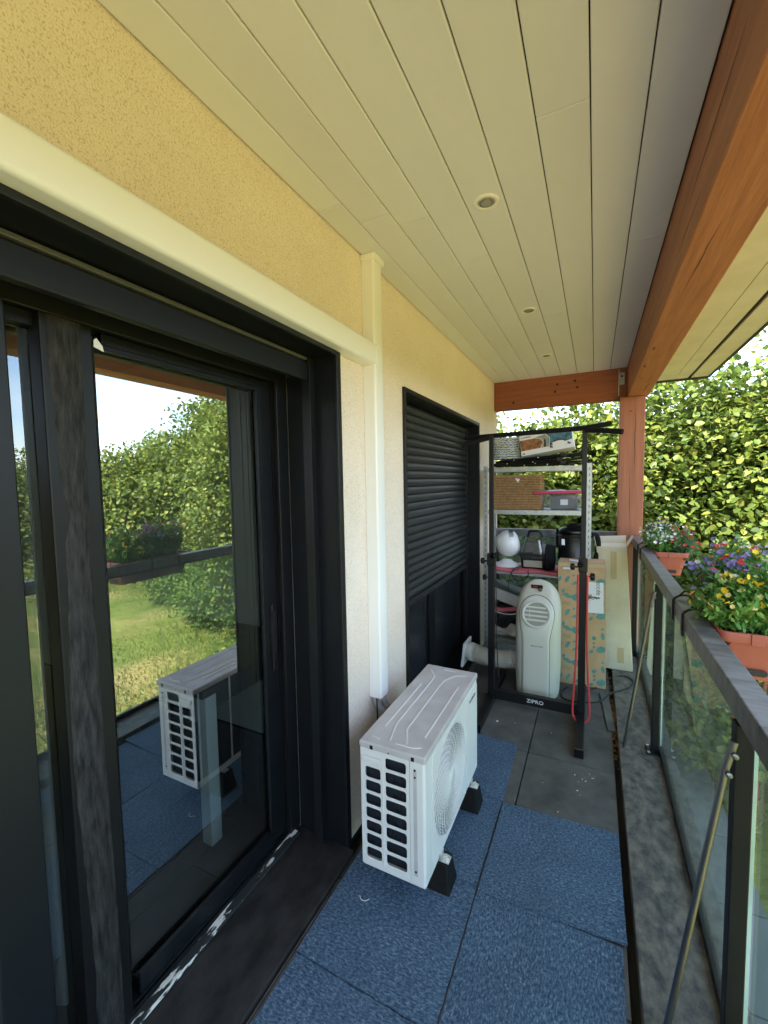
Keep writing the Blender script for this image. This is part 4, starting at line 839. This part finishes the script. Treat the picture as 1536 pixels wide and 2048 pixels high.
put('drum', MB().lathe([(.118, 0), (.122, .01), (.124, .12), (.128, .125), (.128, .135), (.125, .14), (.127, .30), (.132, .305), (.132, .325), (.12, .335)], (.815, 3.91, ZC + .001), 40), 'black_plastic', vc, smooth=40)
put('lid', MB().lathe([(.128, .336), (.126, .350), (.10, .372), (.05, .380), (.01, .382)], (.815, 3.91, ZC + .001), 40), 'black_plastic', vc, smooth=40)
b = MB(); b.box(.76, .87, 3.84, 3.98, ZC + .376, ZC + .402); b.box(.79, .84, 3.83, 3.88, ZC + .40, ZC + .415); put('top_handle', b, 'black_foam', vc, bevel=.008)
put('latch', MB().box(.675, .692, 3.88, 3.94, ZC + .20, ZC + .36), 'black_foam', vc, bevel=.005)
b = MB(); b.box(.725, .768, 3.802, 3.8065, ZC + .235, ZC + .285); put('paper_label', b, 'label_white', vc)
put('hose', MB().tube(smooth_path([(.93, 3.95, ZC + .31), (.985, 3.97, ZC + .30), (1.0, 3.96, ZC + .22), (.985, 3.94, ZC + .12), (.95, 3.90, ZC + .05)]), .022, 12), 'black_foam', vc, smooth=True)
# under the lower shelf
def blob(nm, c, s, mt, lb, cat, seed, n=2.6, amp=.16):
    rs = random.Random(seed); ph_ = [rs.uniform(0, 6) for _ in range(8)]
    def f(u, v):
        a = 2 * PI * u; t = PI * (v - .5); r = 1 + amp * math.sin(3 * a + ph_[0]) * math.cos(t) + amp * .6 * math.sin(5 * t + ph_[1] + 2 * a) + amp * .4 * math.sin(7 * a + ph_[2] + 3 * t)
        return (c[0] + s[0] * r * math.cos(a) * math.cos(t), c[1] + s[1] * r * math.sin(a) * math.cos(t), max(c[2] - s[2] * .82, c[2] + s[2] * r * math.sin(t)))
    b = MB(); b.grid(f, 28, 16, True); put(nm, b, mt, label=lb, cat=cat, smooth='all')
b = MB(); b.obox((.275, 3.93, .585), (.34, .26, .10), Matrix.Rotation(.30, 3, 'Y')); ct = thing('grey_carton', 'grey white carton slid tilted under the lower shelf', 'carton', (.275, 3.93, .5)); put('carton_body', b, 'carton_grey', ct, bevel=.003)
b = MB(); b.obox((.29, 3.93, .6395), (.335, .255, .006), Matrix.Rotation(.30, 3, 'Y')); put('carton_lid', b, 'grey_box', ct)
blob('black_sack', (.27, 3.93, .405), (.15, .15, .135), 'black_bag', 'black plastic sack stuffed under the tilted carton', 'sack', 3)
blob('folded_cloth', (.27, 3.90, .275), (.15, .15, .060), 'cloth_white', 'crumpled off white cloth on the lowest shelf', 'cloth', 5, amp=.22)
put('pink_bundle', MB().tube(smooth_path([(.14, 3.80, .50), (.22, 3.775, .475), (.32, 3.78, .49), (.40, 3.82, .50)]), [.03] * 25, 10, flat=.6), 'pink_mat', label='rolled pink cloth hanging out of the sack', cat='cloth', smooth=True)
put('white_cable', MB().tube(smooth_path([(.15, 3.76, .62), (.13, 3.74, .57), (.16, 3.735, .50), (.22, 3.74, .46), (.32, 3.745, .455), (.40, 3.77, .47)]), .004, 6), 'fan_white', label='white cable dangling below the pink cloth shelf', cat='cable', smooth=True)
put('hanging_cord', MB().tube(smooth_path([(.40, 3.735, .87), (.33, 3.728, .83), (.305, 3.728, .72), (.31, 3.735, .66)]), .003, 6), 'black_tube', label='thin black cord dangling from the cleaner to the carton', cat='cord', smooth=True)
b = MB(); b.box(.70, .735, 3.82, 4.0, .225, .835); sb = thing('equipment_rack', 'narrow black equipment rack standing behind the patterned box', 'equipment rack', (.72, 3.9, .22)); put('cabinet', b, 'black_plastic', sb, bevel=.004)
for z in (.62, .68, .74): put('knob', MB().lathe([(.010, 0), (.009, .008), (.003, .009)], (.718, 3.82, z), 12, Matrix.Rotation(PI / 2, 3, 'X')), 'steel', sb)
put('pot_lid', MB().lathe([(.10, 0), (.105, .01), (.09, .03), (.03, .04)], (.585, 3.90, .62), 28, Matrix.Rotation(1.2, 3, 'X') @ Matrix.Rotation(.4, 3, 'Y')), 'label_blue', label='pale blue round lid propped behind the portable conditioner', cat='lid', smooth=50)
blob('black_sack', (.50, 3.92, .40), (.15, .14, .175), 'black_bag', 'black plastic sack hidden behind the portable conditioner', 'sack', 9)

# ================================================================== BOXES
kx = thing('patterned_box', 'tall brown cardboard box printed with teal leaves and white label', 'box', (.89, 3.7, 0))
KX0, KX1, KY, KY1, KH = .733, 1.066, 3.58, 3.80, .975
Rk = Matrix.Rotation(-.018, 4, 'Y'); k0 = Vector((.90, KY, 0))
def kq(x, y, z): return k0 + (Rk.to_3x3() @ (Vector((x, y, z)) - k0)) if True else None
def bulge(x, z): return .004 * math.sin(PI * (x - KX0) / (KX1 - KX0)) + .003 * math.sin(5 * z)
b = MB(); b.grid(lambda u, v: kq(KX0 + (KX1 - KX0) * u, KY - bulge(KX0 + (KX1 - KX0) * u, KH * v), .002 + KH * v), 14, 24); nb = len(b.v)
b.add([kq(x, y, z) for z in (.002, KH + .002) for x, y in ((KX0, KY), (KX1, KY), (KX1, KY1), (KX0, KY1))], [(0, 3, 2, 1), (4, 5, 6, 7), (1, 2, 6, 5), (2, 3, 7, 6), (3, 0, 4, 7)])
put('carton', b, 'kraft', kx, smooth=30)
b = MB()
def motif(pts): b.prism([kq(x, KY - bulge(x, z) - .0004, z) for x, z in pts if KX0 < x < KX1] , (0, -.0008, 0)) if sum(KX0 < x < KX1 for x, z in pts) > 2 else None
def oval(cx, cz_, a, c_, rot, n=12):
    r = []
    for k in range(n):
        t = 2 * PI * k / n; u = a * math.cos(t) * (1 - .12 * math.sin(t)); v = c_ * math.sin(t) * (1 - .35 * abs(math.cos(t)) ** 2)
        r.append((cx + u * math.cos(rot) - v * math.sin(rot), cz_ + u * math.sin(rot) + v * math.cos(rot)))
    motif(r)
def star(cx, cz_, r): motif([(cx + (r if k % 2 == 0 else r * .45) * math.cos(PI * k / 5 + .3), cz_ + (r if k % 2 == 0 else r * .45) * math.sin(PI * k / 5 + .3)) for k in range(10)])
for rep in range(4):
    z0 = .02 + rep * .262
    if z0 > .93: break
    for cx, cz_, a, c_, r in ((.862, .16, .033, .021, -.25), (.785, .18, .020, .009, .1), (.768, .205, .016, .008, 1.3), (.805, .165, .022, .010, -.2), (.795, .035, .022, .010, 1.1), (.805, .055, .012, .007, .3), (1.035, .03, .030, .020, .25), (.965, .005, .016, .009, 1.0), (.985, .045, .010, .006, .8), (.985, .115, .014, .012, .6), (.742, .04, .020, .010, 1.2), (1.045, .135, .024, .010, 1.7), (.86, .015, .030, .008, .5)):
        if z0 + cz_ < KH - .06: oval(cx, z0 + cz_, a * 1.22, c_ * 1.35, r)
    for cx, cz_ in ((.845, .07), (.985, .075), (1.045, .19), (.90, .235)):
        if z0 + cz_ < KH - .06: star(cx, z0 + cz_, .0135)
put('leaf_print', b, 'teal_print', kx, kind='stuff')
b = MB()
for rep in range(4):
    z0 = .02 + rep * .262
    for k in range(7):
        x = .757 + k * .009; z = z0 + .11 + .004 * math.sin(k)
        for s_ in (-1, 1): motif([(x, z), (x + .012, z + s_ * .014), (x + .014, z + s_ * .012), (x + .003, z)]) if z < KH - .06 else None
put('sprig_print', b, 'green_print', kx, kind='stuff')
lbk = put('label', MB().prism([kq(x, KY - .0062, z) for x, z in ((.875, .595), (1.052, .595), (1.052, .835), (.875, .835))], (0, -.001, 0)), 'label_white', kx)
put('label_edge', MB().prism([kq(x, KY - .0074, z) for x, z in ((.872, .598), (.892, .598), (.892, .832), (.872, .832))], (0, -.0008, 0)), 'label_blue', kx)
b = MB()
for k in range(150):
    t = random.random(); xx = .925 + .10 * t; hw = .036 * (1 - t) + .002; zz_ = .715 + random.gauss(0, hw * .5); s_ = random.uniform(.002, .0045)
    b.prism([kq(xx + s_ * math.cos(q), KY - .0073, zz_ + s_ * math.sin(q)) for q in (0, 1.6, 3.1, 4.7)], (0, -.0006, 0))
put('tree_print', b, 'grey_box', lbk)
me = text_mesh('eccde', .046, lambda u, v, w_: kq(1.018 + v, KY - .0076 - w_, .790 - u)); link('lettering', me, 'print_black', lbk)
put('top_tape', MB().prism([kq(x, KY - .0045, z) for x, z in ((.735, .948), (1.064, .948), (1.064, .974), (.735, .974))], (0, -.0008, 0)), 'old_tape', kx)
put('shipping_strip', MB().prism([kq(x, KY - .0058, z) for x, z in ((.768, .925), (.845, .925), (.845, .941), (.768, .941))], (0, -.0008, 0)), 'label_white', kx)
put('paper_slip', MB().obox((.83, 3.66, .981), (.075, .05, .004), Matrix.Rotation(.1, 3, 'Y')), label='white paper slip on top of the patterned box', cat='paper', mat='label_white')
cb = thing('cream_box', 'tall faded cream cardboard box with open flaps beside the post', 'box', (1.13, 3.98, .02))
def cq(x0, x1, y, z): return None
b = MB(); bt = [(1.050, 3.92, .037), (1.270, 3.92, .037), (1.275, 4.13, .037), (1.055, 4.13, .037)]; tpq = [(.985, 3.93, 1.062), (1.208, 3.93, 1.072), (1.215, 4.14, 1.075), (.992, 4.14, 1.065)]
b.hexa(bt, tpq); put('carton', b, 'cream_card', cb, bevel=.006)
T = [Vector(q) for q in tpq]
def flap(nm, a, c_, d): b = MB(); dv = Vector(d); nrm = (c_ - a).cross(dv).normalized() * .003; b.hexa([a, c_, c_ + nrm, a + nrm], [a + dv, c_ + dv * .93, c_ + dv * .93 + nrm, a + dv + nrm]); put(nm, b, 'cream_card', cb)
flap('flap', T[0], T[3], (-.02, -.01, .085)); flap('flap', T[1], T[2], (.045, .02, .075)); flap('flap', T[2], T[3], (0, .05, .06))
for z0, z1, x in ((.80, 1.03, 1.095), (.10, .23, 1.16)): put('tape', MB().prism([(x, 3.9175 + .01 * z0, z0), (x + .045, 3.9175 + .01 * z0, z0), (x + .040, 3.9175 + .01 * z1, z1), (x - .005, 3.9175 + .01 * z1, z1)], (0, -.001, 0)), 'old_tape', cb)
# loose trim strip and power cord by the kerb
put('trim_strip', MB().hexa([(1.020, 3.50, .0005), (1.072, 3.50, .0005), (1.112, 2.985, .0005), (1.066, 2.975, .0005)][::-1], [(1.020, 3.50, .014), (1.072, 3.50, .014), (1.112, 2.985, .014), (1.066, 2.975, .014)][::-1]), 'slate_tile', label='loose narrow dark tile strip lying along the kerb', cat='tile strip', bevel=.002)
put('power_cord', MB().tube(smooth_path([(.80, 3.50, .006), (.765, 3.42, .006), (.775, 3.31, .006), (.84, 3.28, .006), (.93, 3.30, .006), (1.02, 3.33, .02), (1.10, 3.46, .038), (1.16, 3.52, .043), (1.23, 3.62, .043), (1.255, 3.74, .043), (1.19, 3.80, .043), (1.08, 3.74, .020), (1.05, 3.66, .008), (.96, 3.52, .006), (.90, 3.45, .006)], 8), .0045, 6), 'black_tube', label='black power cord looped across the tiles and kerb', cat='cord', smooth=True)

# ================================================================== PLANTERS
def planter(y0, y1, z1, label):
    t = thing('planter', label, 'planter', (1.45, (y0 + y1) / 2, z1 - .16), 'planters hung outside the railing')
    xa, xb = 1.348, 1.556; m = .030
    def ring(x0, x1, a, c_, z, r=.03): return [(x, y, z) for x, y in rrect(x0, x1, a, c_, r, 4)]
    b = MB(); R0 = ring(xa + m + .008, xb - m - .008, y0 + m + .008, y1 - m - .008, z1 - .165); R1 = ring(xa + .010, xb - .010, y0 + .010, y1 - .010, z1 - .034)
    k = len(R0); b.add(R0 + R1, [tuple(range(k))[::-1]] + [(i, (i + 1) % k, k + (i + 1) % k, k + i) for i in range(k)]); put('trough', b, 'terracotta', t, smooth=40)
    me = plate(rrect(xa, xb, y0, y1, .032, 5), [rrect(xa + .010, xb - .010, y0 + .010, y1 - .010, .026, 5)], .034, lambda u, v, w_: Vector((u, v, z1 - .017 + w_))); link('rim', me, 'terracotta', t, bevel=.003)
    put('soil', MB().box(xa + .012, xb - .012, y0 + .012, y1 - .012, z1 - .06, z1 - .022), 'soil', t, bevel=.02)
    xm = (xa + xb) / 2
    put('rim_clip', MB().box(xm - .017, xm + .017, y0 - .004, y0 - .0005, z1 - .038, z1 + .001), 'terracotta', t, bevel=.002)
    tl = .022 * .9; yb = y0 + .010 + (m - .002) * .80
    b = MB(); b.prism([(xm + u, y0 + .0315 - (v - (z1 - .150)) * .21, v) for u, v in rrect(-.036, .036, z1 - .150, z1 - .126, .010, 3)], (0, -.003, 0)); put('drain_slot', b, 'gap_dark', t)
    return t
planter(1.750, 2.330, 1.104, 'terracotta planter of yellow flowers, strapped to the railing by two black ties')
planter(3.500, 4.080, 1.104, 'terracotta planter with red and white flowers hung beside the timber post')
def flower_plant(c, spread, h, nl, nf, cols, lmats, label, seed, leafL=.028, stemmy=False):
    np.random.seed(seed); random.seed(seed)
    t = thing('flower_plant', label, 'flowers', c, 'flowering plants in the planters')
    c = np.array(c); ns = 34
    ang = np.random.rand(ns) * 2 * PI; rad = np.random.rand(ns) ** .5
    tips = np.c_[c[0] + spread[0] * rad * np.cos(ang) * 1.0, c[1] + spread[1] * rad * np.sin(ang), c[2] + h * (1.0 - .45 * rad ** 2) * np.random.uniform(.62, 1.0, ns)]
    b = MB()
    for p in tips: b.tube(smooth_path([(c[0] + (p[0] - c[0]) * .35, c[1] + (p[1] - c[1]) * .35, c[2] - .01), (c[0] + (p[0] - c[0]) * .7, c[1] + (p[1] - c[1]) * .7, c[2] + (p[2] - c[2]) * .6), tuple(p)], 3), .0013, 4, cap=False)
    put('stems', b, 'leaf_grn', t)
    i = np.random.randint(0, ns, nl); f = np.random.uniform(.25, 1.0, nl)[:, None]; base = np.c_[c[0] + (tips[i, 0] - c[0]) * .4, c[1] + (tips[i, 1] - c[1]) * .4, np.full(nl, c[2])]
    P = base + (tips[i] - base) * f + rnd3(nl) * .011; D = rnd3(nl) + [0, 0, .35]; U = rnd3(nl) * .6 + [0, 0, 1]
    me = leaves(P, D, U, np.random.uniform(.6, 1.25, nl) * leafL * (1 if stemmy else .78), .55 if not stemmy else .12, [.5, .35, .15]); link('foliage', me, lmats, t)
    V = []; 
    i = np.random.randint(0, ns, nf); top = tips[i] + rnd3(nf) * [.016, .016, .010] + [0, 0, .006]
    per = 6; PP = np.repeat(top, per, 0); a = np.tile(np.arange(per) * 2 * PI / per, nf) + np.repeat(np.random.rand(nf) * 6, per)
    nn = rnd3(nf) * .45 + [-.15, -.45, .75]; nn /= np.linalg.norm(nn, axis=1)[:, None]; nn = np.repeat(nn, per, 0)
    e1 = np.cross(nn, [0, 1, .2]); e1 /= np.linalg.norm(e1, axis=1)[:, None]; e2 = np.cross(nn, e1)
    D = e1 * np.cos(a)[:, None] + e2 * np.sin(a)[:, None] + nn * .35
    st = np.random.get_state(); me = leaves(PP, D, nn, np.repeat(np.random.uniform(.009, .0145, nf), per), .85, [1 / len(cols)] * len(cols), .15)
    mi = np.repeat(np.random.randint(0, len(cols), nf), per * 2).astype(np.int32); me.polygons.foreach_set('material_index', mi); link('blossoms', me, cols, t)
    np.random.seed(7); random.seed(7)
G1 = ['leaf_grn', 'leaf_grn2', 'leaf_a']; G2 = ['leaf_blu', 'leaf_grn', 'leaf_grn2']
z0 = 1.085
flower_plant((1.43, 1.86, z0), (.14, .12), .20, 1700, 46, ['petal_yellow', 'petal_cream'], G1, 'yellow flowered leafy plant trailing over the railing', 11, .032)
flower_plant((1.52, 1.90, z0), (.13, .13), .26, 1800, 40, ['petal_yellow', 'petal_white', 'petal_purple'], G1, 'mixed yellow white and purple flowers over the planter rim clip', 12, .030)
flower_plant((1.42, 2.06, z0), (.13, .12), .265, 1400, 120, ['petal_purple'] * 7 + ['petal_red'], G2, 'purple flowered plant crowding the railing by the strap', 13, .026)
flower_plant((1.50, 2.12, z0), (.13, .14), .30, 1800, 60, ['petal_purple', 'petal_white', 'petal_yellow', 'petal_purple', 'petal_white', 'petal_red'], G1, 'tall mixed plant with purple white and red blossoms', 14, .03)
flower_plant((1.47, 2.26, z0), (.10, .09), .28, 1300, 50, ['petal_red', 'petal_white', 'petal_purple'], G1, 'red and white flowered plant at the planter end by the purple blooms', 15, .028)
flower_plant((1.41, 3.62, z0), (.10, .10), .17, 1300, 70, ['petal_white'], G1, 'white flowered plant spilling onto the railing near the timber post', 21, .028)
flower_plant((1.40, 3.78, z0), (.12, .11), .22, 1300, 80, ['petal_purple', 'petal_white', 'petal_cream'], G2, 'lavender and cream flowers close to the timber post', 22, .026)
flower_plant((1.52, 3.62, z0), (.10, .10), .15, 480, 46, ['petal_red'], ['leaf_blu', 'leaf_blu', 'leaf_grn'], 'red flowers with spiky blue green leaves hanging out over the garden', 23, .055, True)
flower_plant((1.50, 3.80, z0), (.12, .12), .22, 1300, 60, ['petal_purple', 'petal_white', 'petal_red'], G1, 'mixed purple white and red flowers in the planter by the post', 24, .028)
flower_plant((1.45, 3.97, z0), (.12, .10), .23, 1200, 56, ['petal_red', 'petal_white', 'petal_cream'], G1, 'red and cream flowers right against the timber post', 25, .028)
for y, lb in ((2.17, 'black cable tie round the handrail by the purple flowers'), (1.95, 'black cable tie round the handrail by the yellow flowers'), (3.86, 'black cable tie round the handrail by the lavender flowers'), (3.66, 'black cable tie round the handrail by the white flowers')):
    t = thing('cable_tie', lb, 'cable tie', (1.31, y, 1.1), 'black cable ties on the handrail')
    b = MB(); pth = [(1.352, y + .01, 1.085), (1.340, y + .008, 1.112), (1.315, y + .004, 1.118), (1.287, y, 1.106), (1.278, y - .002, 1.085), (1.277, y - .006, 1.040), (1.279, y - .008, 1.012)]
    sp_ = smooth_path(pth, 5); b.tube(sp_, .0085, 6, flat=.45); put('strap', b, 'black_plastic', t, smooth=True)
    put('strap_head', MB().bar((1.2765, y - .001, 1.100), (1.2745, y - .008, 1.035), .016, .006, (-1, 0, 0)), 'black_plastic', t, bevel=.0015)
    put('strap_tail', MB().tube(smooth_path([(1.30, y + .002, 1.115), (1.325, y + .012, 1.135), (1.350, y + .022, 1.12), (1.362, y + .03, 1.10)]), .0036, 6), 'black_plastic', t, smooth=True)

# ================================================================== GARDEN
def shrub(name, label, cat, group, cx, cy, H, rx, ry, ncl, per, leafL, mats, wts, seed, low=.12, stems=6, spread=.17, barkm='bark', zshape=.55):
    np.random.seed(seed); random.seed(seed)
    t = thing(name, label, cat, (cx, cy, GZ), group)
    v = rnd3(ncl) + [0, -.15, .28]; v /= np.linalg.norm(v, axis=1)[:, None]; r = np.random.uniform(.25, 1, ncl) ** .45
    lump = 1 + .22 * np.sin(v[:, 0] * 5 + seed) * np.sin(v[:, 2] * 4 + seed * 2) + .12 * np.random.normal(size=ncl)
    zc_ = GZ + H * zshape; rz = H * (1 - zshape)
    C_ = np.c_[cx + v[:, 0] * r * rx * lump, cy + v[:, 1] * r * ry * lump, zc_ + v[:, 2] * r * np.where(v[:, 2] > 0, rz, H * (zshape - low)) * lump]
    C_ = C_[C_[:, 2] > GZ + .08]; ncl = len(C_)
    b = MB(); hub = [];
    for k in range(stems):
        a = 2 * PI * k / stems + random.random(); q = C_[random.randrange(ncl)]
        e = (cx + rx * .45 * math.cos(a), cy + ry * .45 * math.sin(a), GZ + H * random.uniform(.62, .85)); m_ = (cx + rx * .18 * math.cos(a + .3), cy + ry * .18 * math.sin(a + .3), GZ + H * .4)
        pth = smooth_path([(cx + .12 * rx * math.cos(a), cy + .12 * ry * math.sin(a), GZ - .05), m_, e], 6); R = .010 * H
        b.tube(pth, [R * (1 - .75 * i / (len(pth) - 1)) for i in range(len(pth))], 7); hub += pth[4:]
    HB = np.array([tuple(h) for h in hub])
    for k in range(0, ncl, 2):
        p = C_[k]; j = np.argmin(((HB - p) ** 2).sum(1) + (HB[:, 2] > p[2]) * 4); b.tube([HB[j], (HB[j] * .45 + p * .55) + [0, 0, .06], p], [.009, .006, .003], 4, cap=False)
    put('trunk', b, barkm, t, smooth=True)
    i = np.repeat(np.arange(ncl), per); n = len(i)
    outw = C_[i] - np.array([cx, cy, zc_]); outw /= np.linalg.norm(outw, axis=1)[:, None] + 1e-6
    P = C_[i] + rnd3(n) * spread * np.array([1, 1, .75]) * np.random.uniform(.6, 1.5, ncl)[i][:, None]
    D = rnd3(n) * .8 + outw * .6 + [0, 0, -.25]; U = rnd3(n) * .50 + outw * .55 + [0, 0, .75]
    me = leaves(P, D, U, np.random.uniform(.42, 1.0, n) ** .8 * 1.38 * leafL, .80, wts, .22); link('crown', me, mats, t)
    np.random.seed(7); random.seed(7)
HZ = ['leaf_a', 'leaf_b', 'leaf_c', 'leaf_d']; HW = [.42, .30, .17, .11]
hed = [(-2.6, 8.3, 5.6, 'hazel shrub growing beyond the house corner'), (-1.15, 8.0, 5.4, 'hazel shrub seen over the picture box on the shelf'), (.25, 8.2, 5.5, 'hazel shrub behind the metal shelf unit'), (1.55, 8.0, 6.0, 'hazel shrub behind the timber post'), (2.75, 8.2, 6.05, 'hazel shrub behind the white flowered planter'),
       (3.95, 7.6, 6.5, 'tall hazel shrub rising above the eave corner'), (5.3, 8.4, 7.0, 'hazel shrub next to the tallest one, seen through leaves'), (6.8, 8.3, 6.6, 'hazel shrub outermost in the row, toward open lawn'), (.9, 10.2, 5.6, 'hazel shrub of the rear row behind the post'), (3.4, 10.2, 6.0, 'hazel shrub of the rear row filling gaps by the eave'), (-1.6, 10.3, 5.2, 'hazel shrub of the rear row behind the basket')]
for k, (x, y, H, lb) in enumerate(hed):
    shrub('hazel_shrub', lb, 'shrub', 'hazel shrubs in the hedge', x, y, H, 1.02, 1.0, 620 if y < 9 else 400, 36, .088, HZ, HW, 40 + k, low=.10, stems=7)
shrub('low_bush', 'low bright leafed bush seen through the railing glass', 'bush', None, 2.55, 7.0, 1.75, .55, .55, 60, 30, .075, HZ, [.4, .1, .5, 0.], 70, low=.35, stems=4, spread=.11)
shrub('low_bush', 'low spreading bush on the lawn under the hazel hedge', 'bush', None, 4.6, 6.3, 1.3, .7, .6, 60, 30, .08, HZ, [.4, .3, .3, 0.], 71, low=.2, stems=4, spread=.12)
yt = thing('young_tree', 'thin reddish tree trunk rising from the shaded lawn', 'tree', (3.0, 7.2, GZ), None)
put('trunk', MB().tube(smooth_path([(3.0, 7.2, GZ - .05), (3.02, 7.25, GZ + .9), (3.10, 7.3, GZ + 2.0), (3.12, 7.45, GZ + 3.4)]), [.045 - .0012 * k for k in range(25)], 8), 'bark_red', yt, smooth=True)
n = 500; P = np.array([3.12, 7.45, GZ + 3.4]) + rnd3(n) * [.35, .3, .5]; link('crown', leaves(P, rnd3(n), rnd3(n) * .5 + [0, 0, 1], np.random.uniform(.07, .12, n), .75, HW), HZ, yt)
# trees across the lawn, the ones mirrored in the sliding door
far = []
for k, (az, d, H, rx, lb) in enumerate(((64, 27, 6.2, 2.6, 'bushy tree across the lawn, outermost of the row by the dry patch'), (60, 30, 5.6, 2.4, 'low bushy tree across the lawn behind its neighbours'), (57, 24, 6.0, 2.5, 'rounded tree across the lawn mirrored in the door'), (53, 27, 7.4, 2.7, 'leafy tree across the lawn, mirrored mid pane'), (49.5, 23, 7.3, 2.4, 'dense tree across the lawn beside the tallest'), (46, 21, 9.0, 2.3, 'tallest tree across the lawn with feathery top'), (42, 19, 8.6, 2.3, 'broad dark tree across the lawn close to the hedge'), (36, 17, 7.6, 2.4, 'tree across the lawn joining the hazel hedge'), (30, 15, 7.0, 2.2, 'tree behind the hazel hedge toward the open lawn'), (70, 26, 5.0, 2.6, 'spreading tree at the lawn edge farthest from the hedge'))):
    x = -1.57 + d * math.sin(math.radians(az)); y = d * math.cos(math.radians(az))
    shrub('garden_tree', lb, 'tree', 'trees across the lawn', x, y, H, rx, rx * .9, 330, 46, .155, HZ, HW, 90 + k, low=.04, stems=5, spread=.33)
for k, (x, y, H, lb) in enumerate(((15.5, 12.2, 1.9, 'dark round bush on the lawn before the trees'), (12.6, 11.0, 1.0, 'small low bush on the dry grass'), (9.4, 9.6, 1.5, 'bright bush at the lawn edge near the hazel hedge'), (17.5, 9.0, 1.6, 'round bush by the dry grass patch'))):
    shrub('garden_bush', lb, 'bush', 'bushes on the lawn', x, y, H, 1.2, 1.0, 90, 40, .10, HZ, HW, 120 + k, low=.05, stems=4, spread=.2)
# far woodland closing the view, and rough grass
np.random.seed(3); n = 26000; a = np.random.rand(n) * 2 * PI; d = np.random.uniform(46, 60, n); top = 6.0 + 1.8 * np.sin(a * 7) + 1.3 * np.sin(a * 23 + 1)
P = np.c_[d * np.cos(a), d * np.sin(a), GZ + top * np.random.rand(n) ** .7]
link('distant_woodland', leaves(P, rnd3(n), rnd3(n) * .5 + [0, 0, 1], np.random.uniform(.8, 1.8, n), .8, HW), HZ, kind='stuff', label='distant belt of trees round the garden', cat='woodland')
n = 90000; P = np.c_[np.random.uniform(2.7, 19, n), np.random.uniform(1.5, 15, n), np.full(n, GZ - .005)]; P = P[(np.sin(P[:, 0] * 1.3) * np.sin(P[:, 1] * 1.1 + 1) + np.random.normal(size=n) * .7) > -.5]; n = len(P)
link('rough_grass', leaves(P, rnd3(n) * .45 + [0, 0, 1], rnd3(n), np.random.uniform(.05, .16, n), .16, [.6, .4]), ['grass_a', 'grass_b'], kind='stuff', label='rough lawn grass blades', cat='grass')

put('paper_curl', MB().tube(smooth_path([(.165, 1.335, .010), (.178, 1.322, .012), (.195, 1.325, .010), (.205, 1.338, .009)]), .0016, 5, flat=.5), 'print_white', label='small white curl of paper on the carpet by the unit', cat='paper', smooth=True)
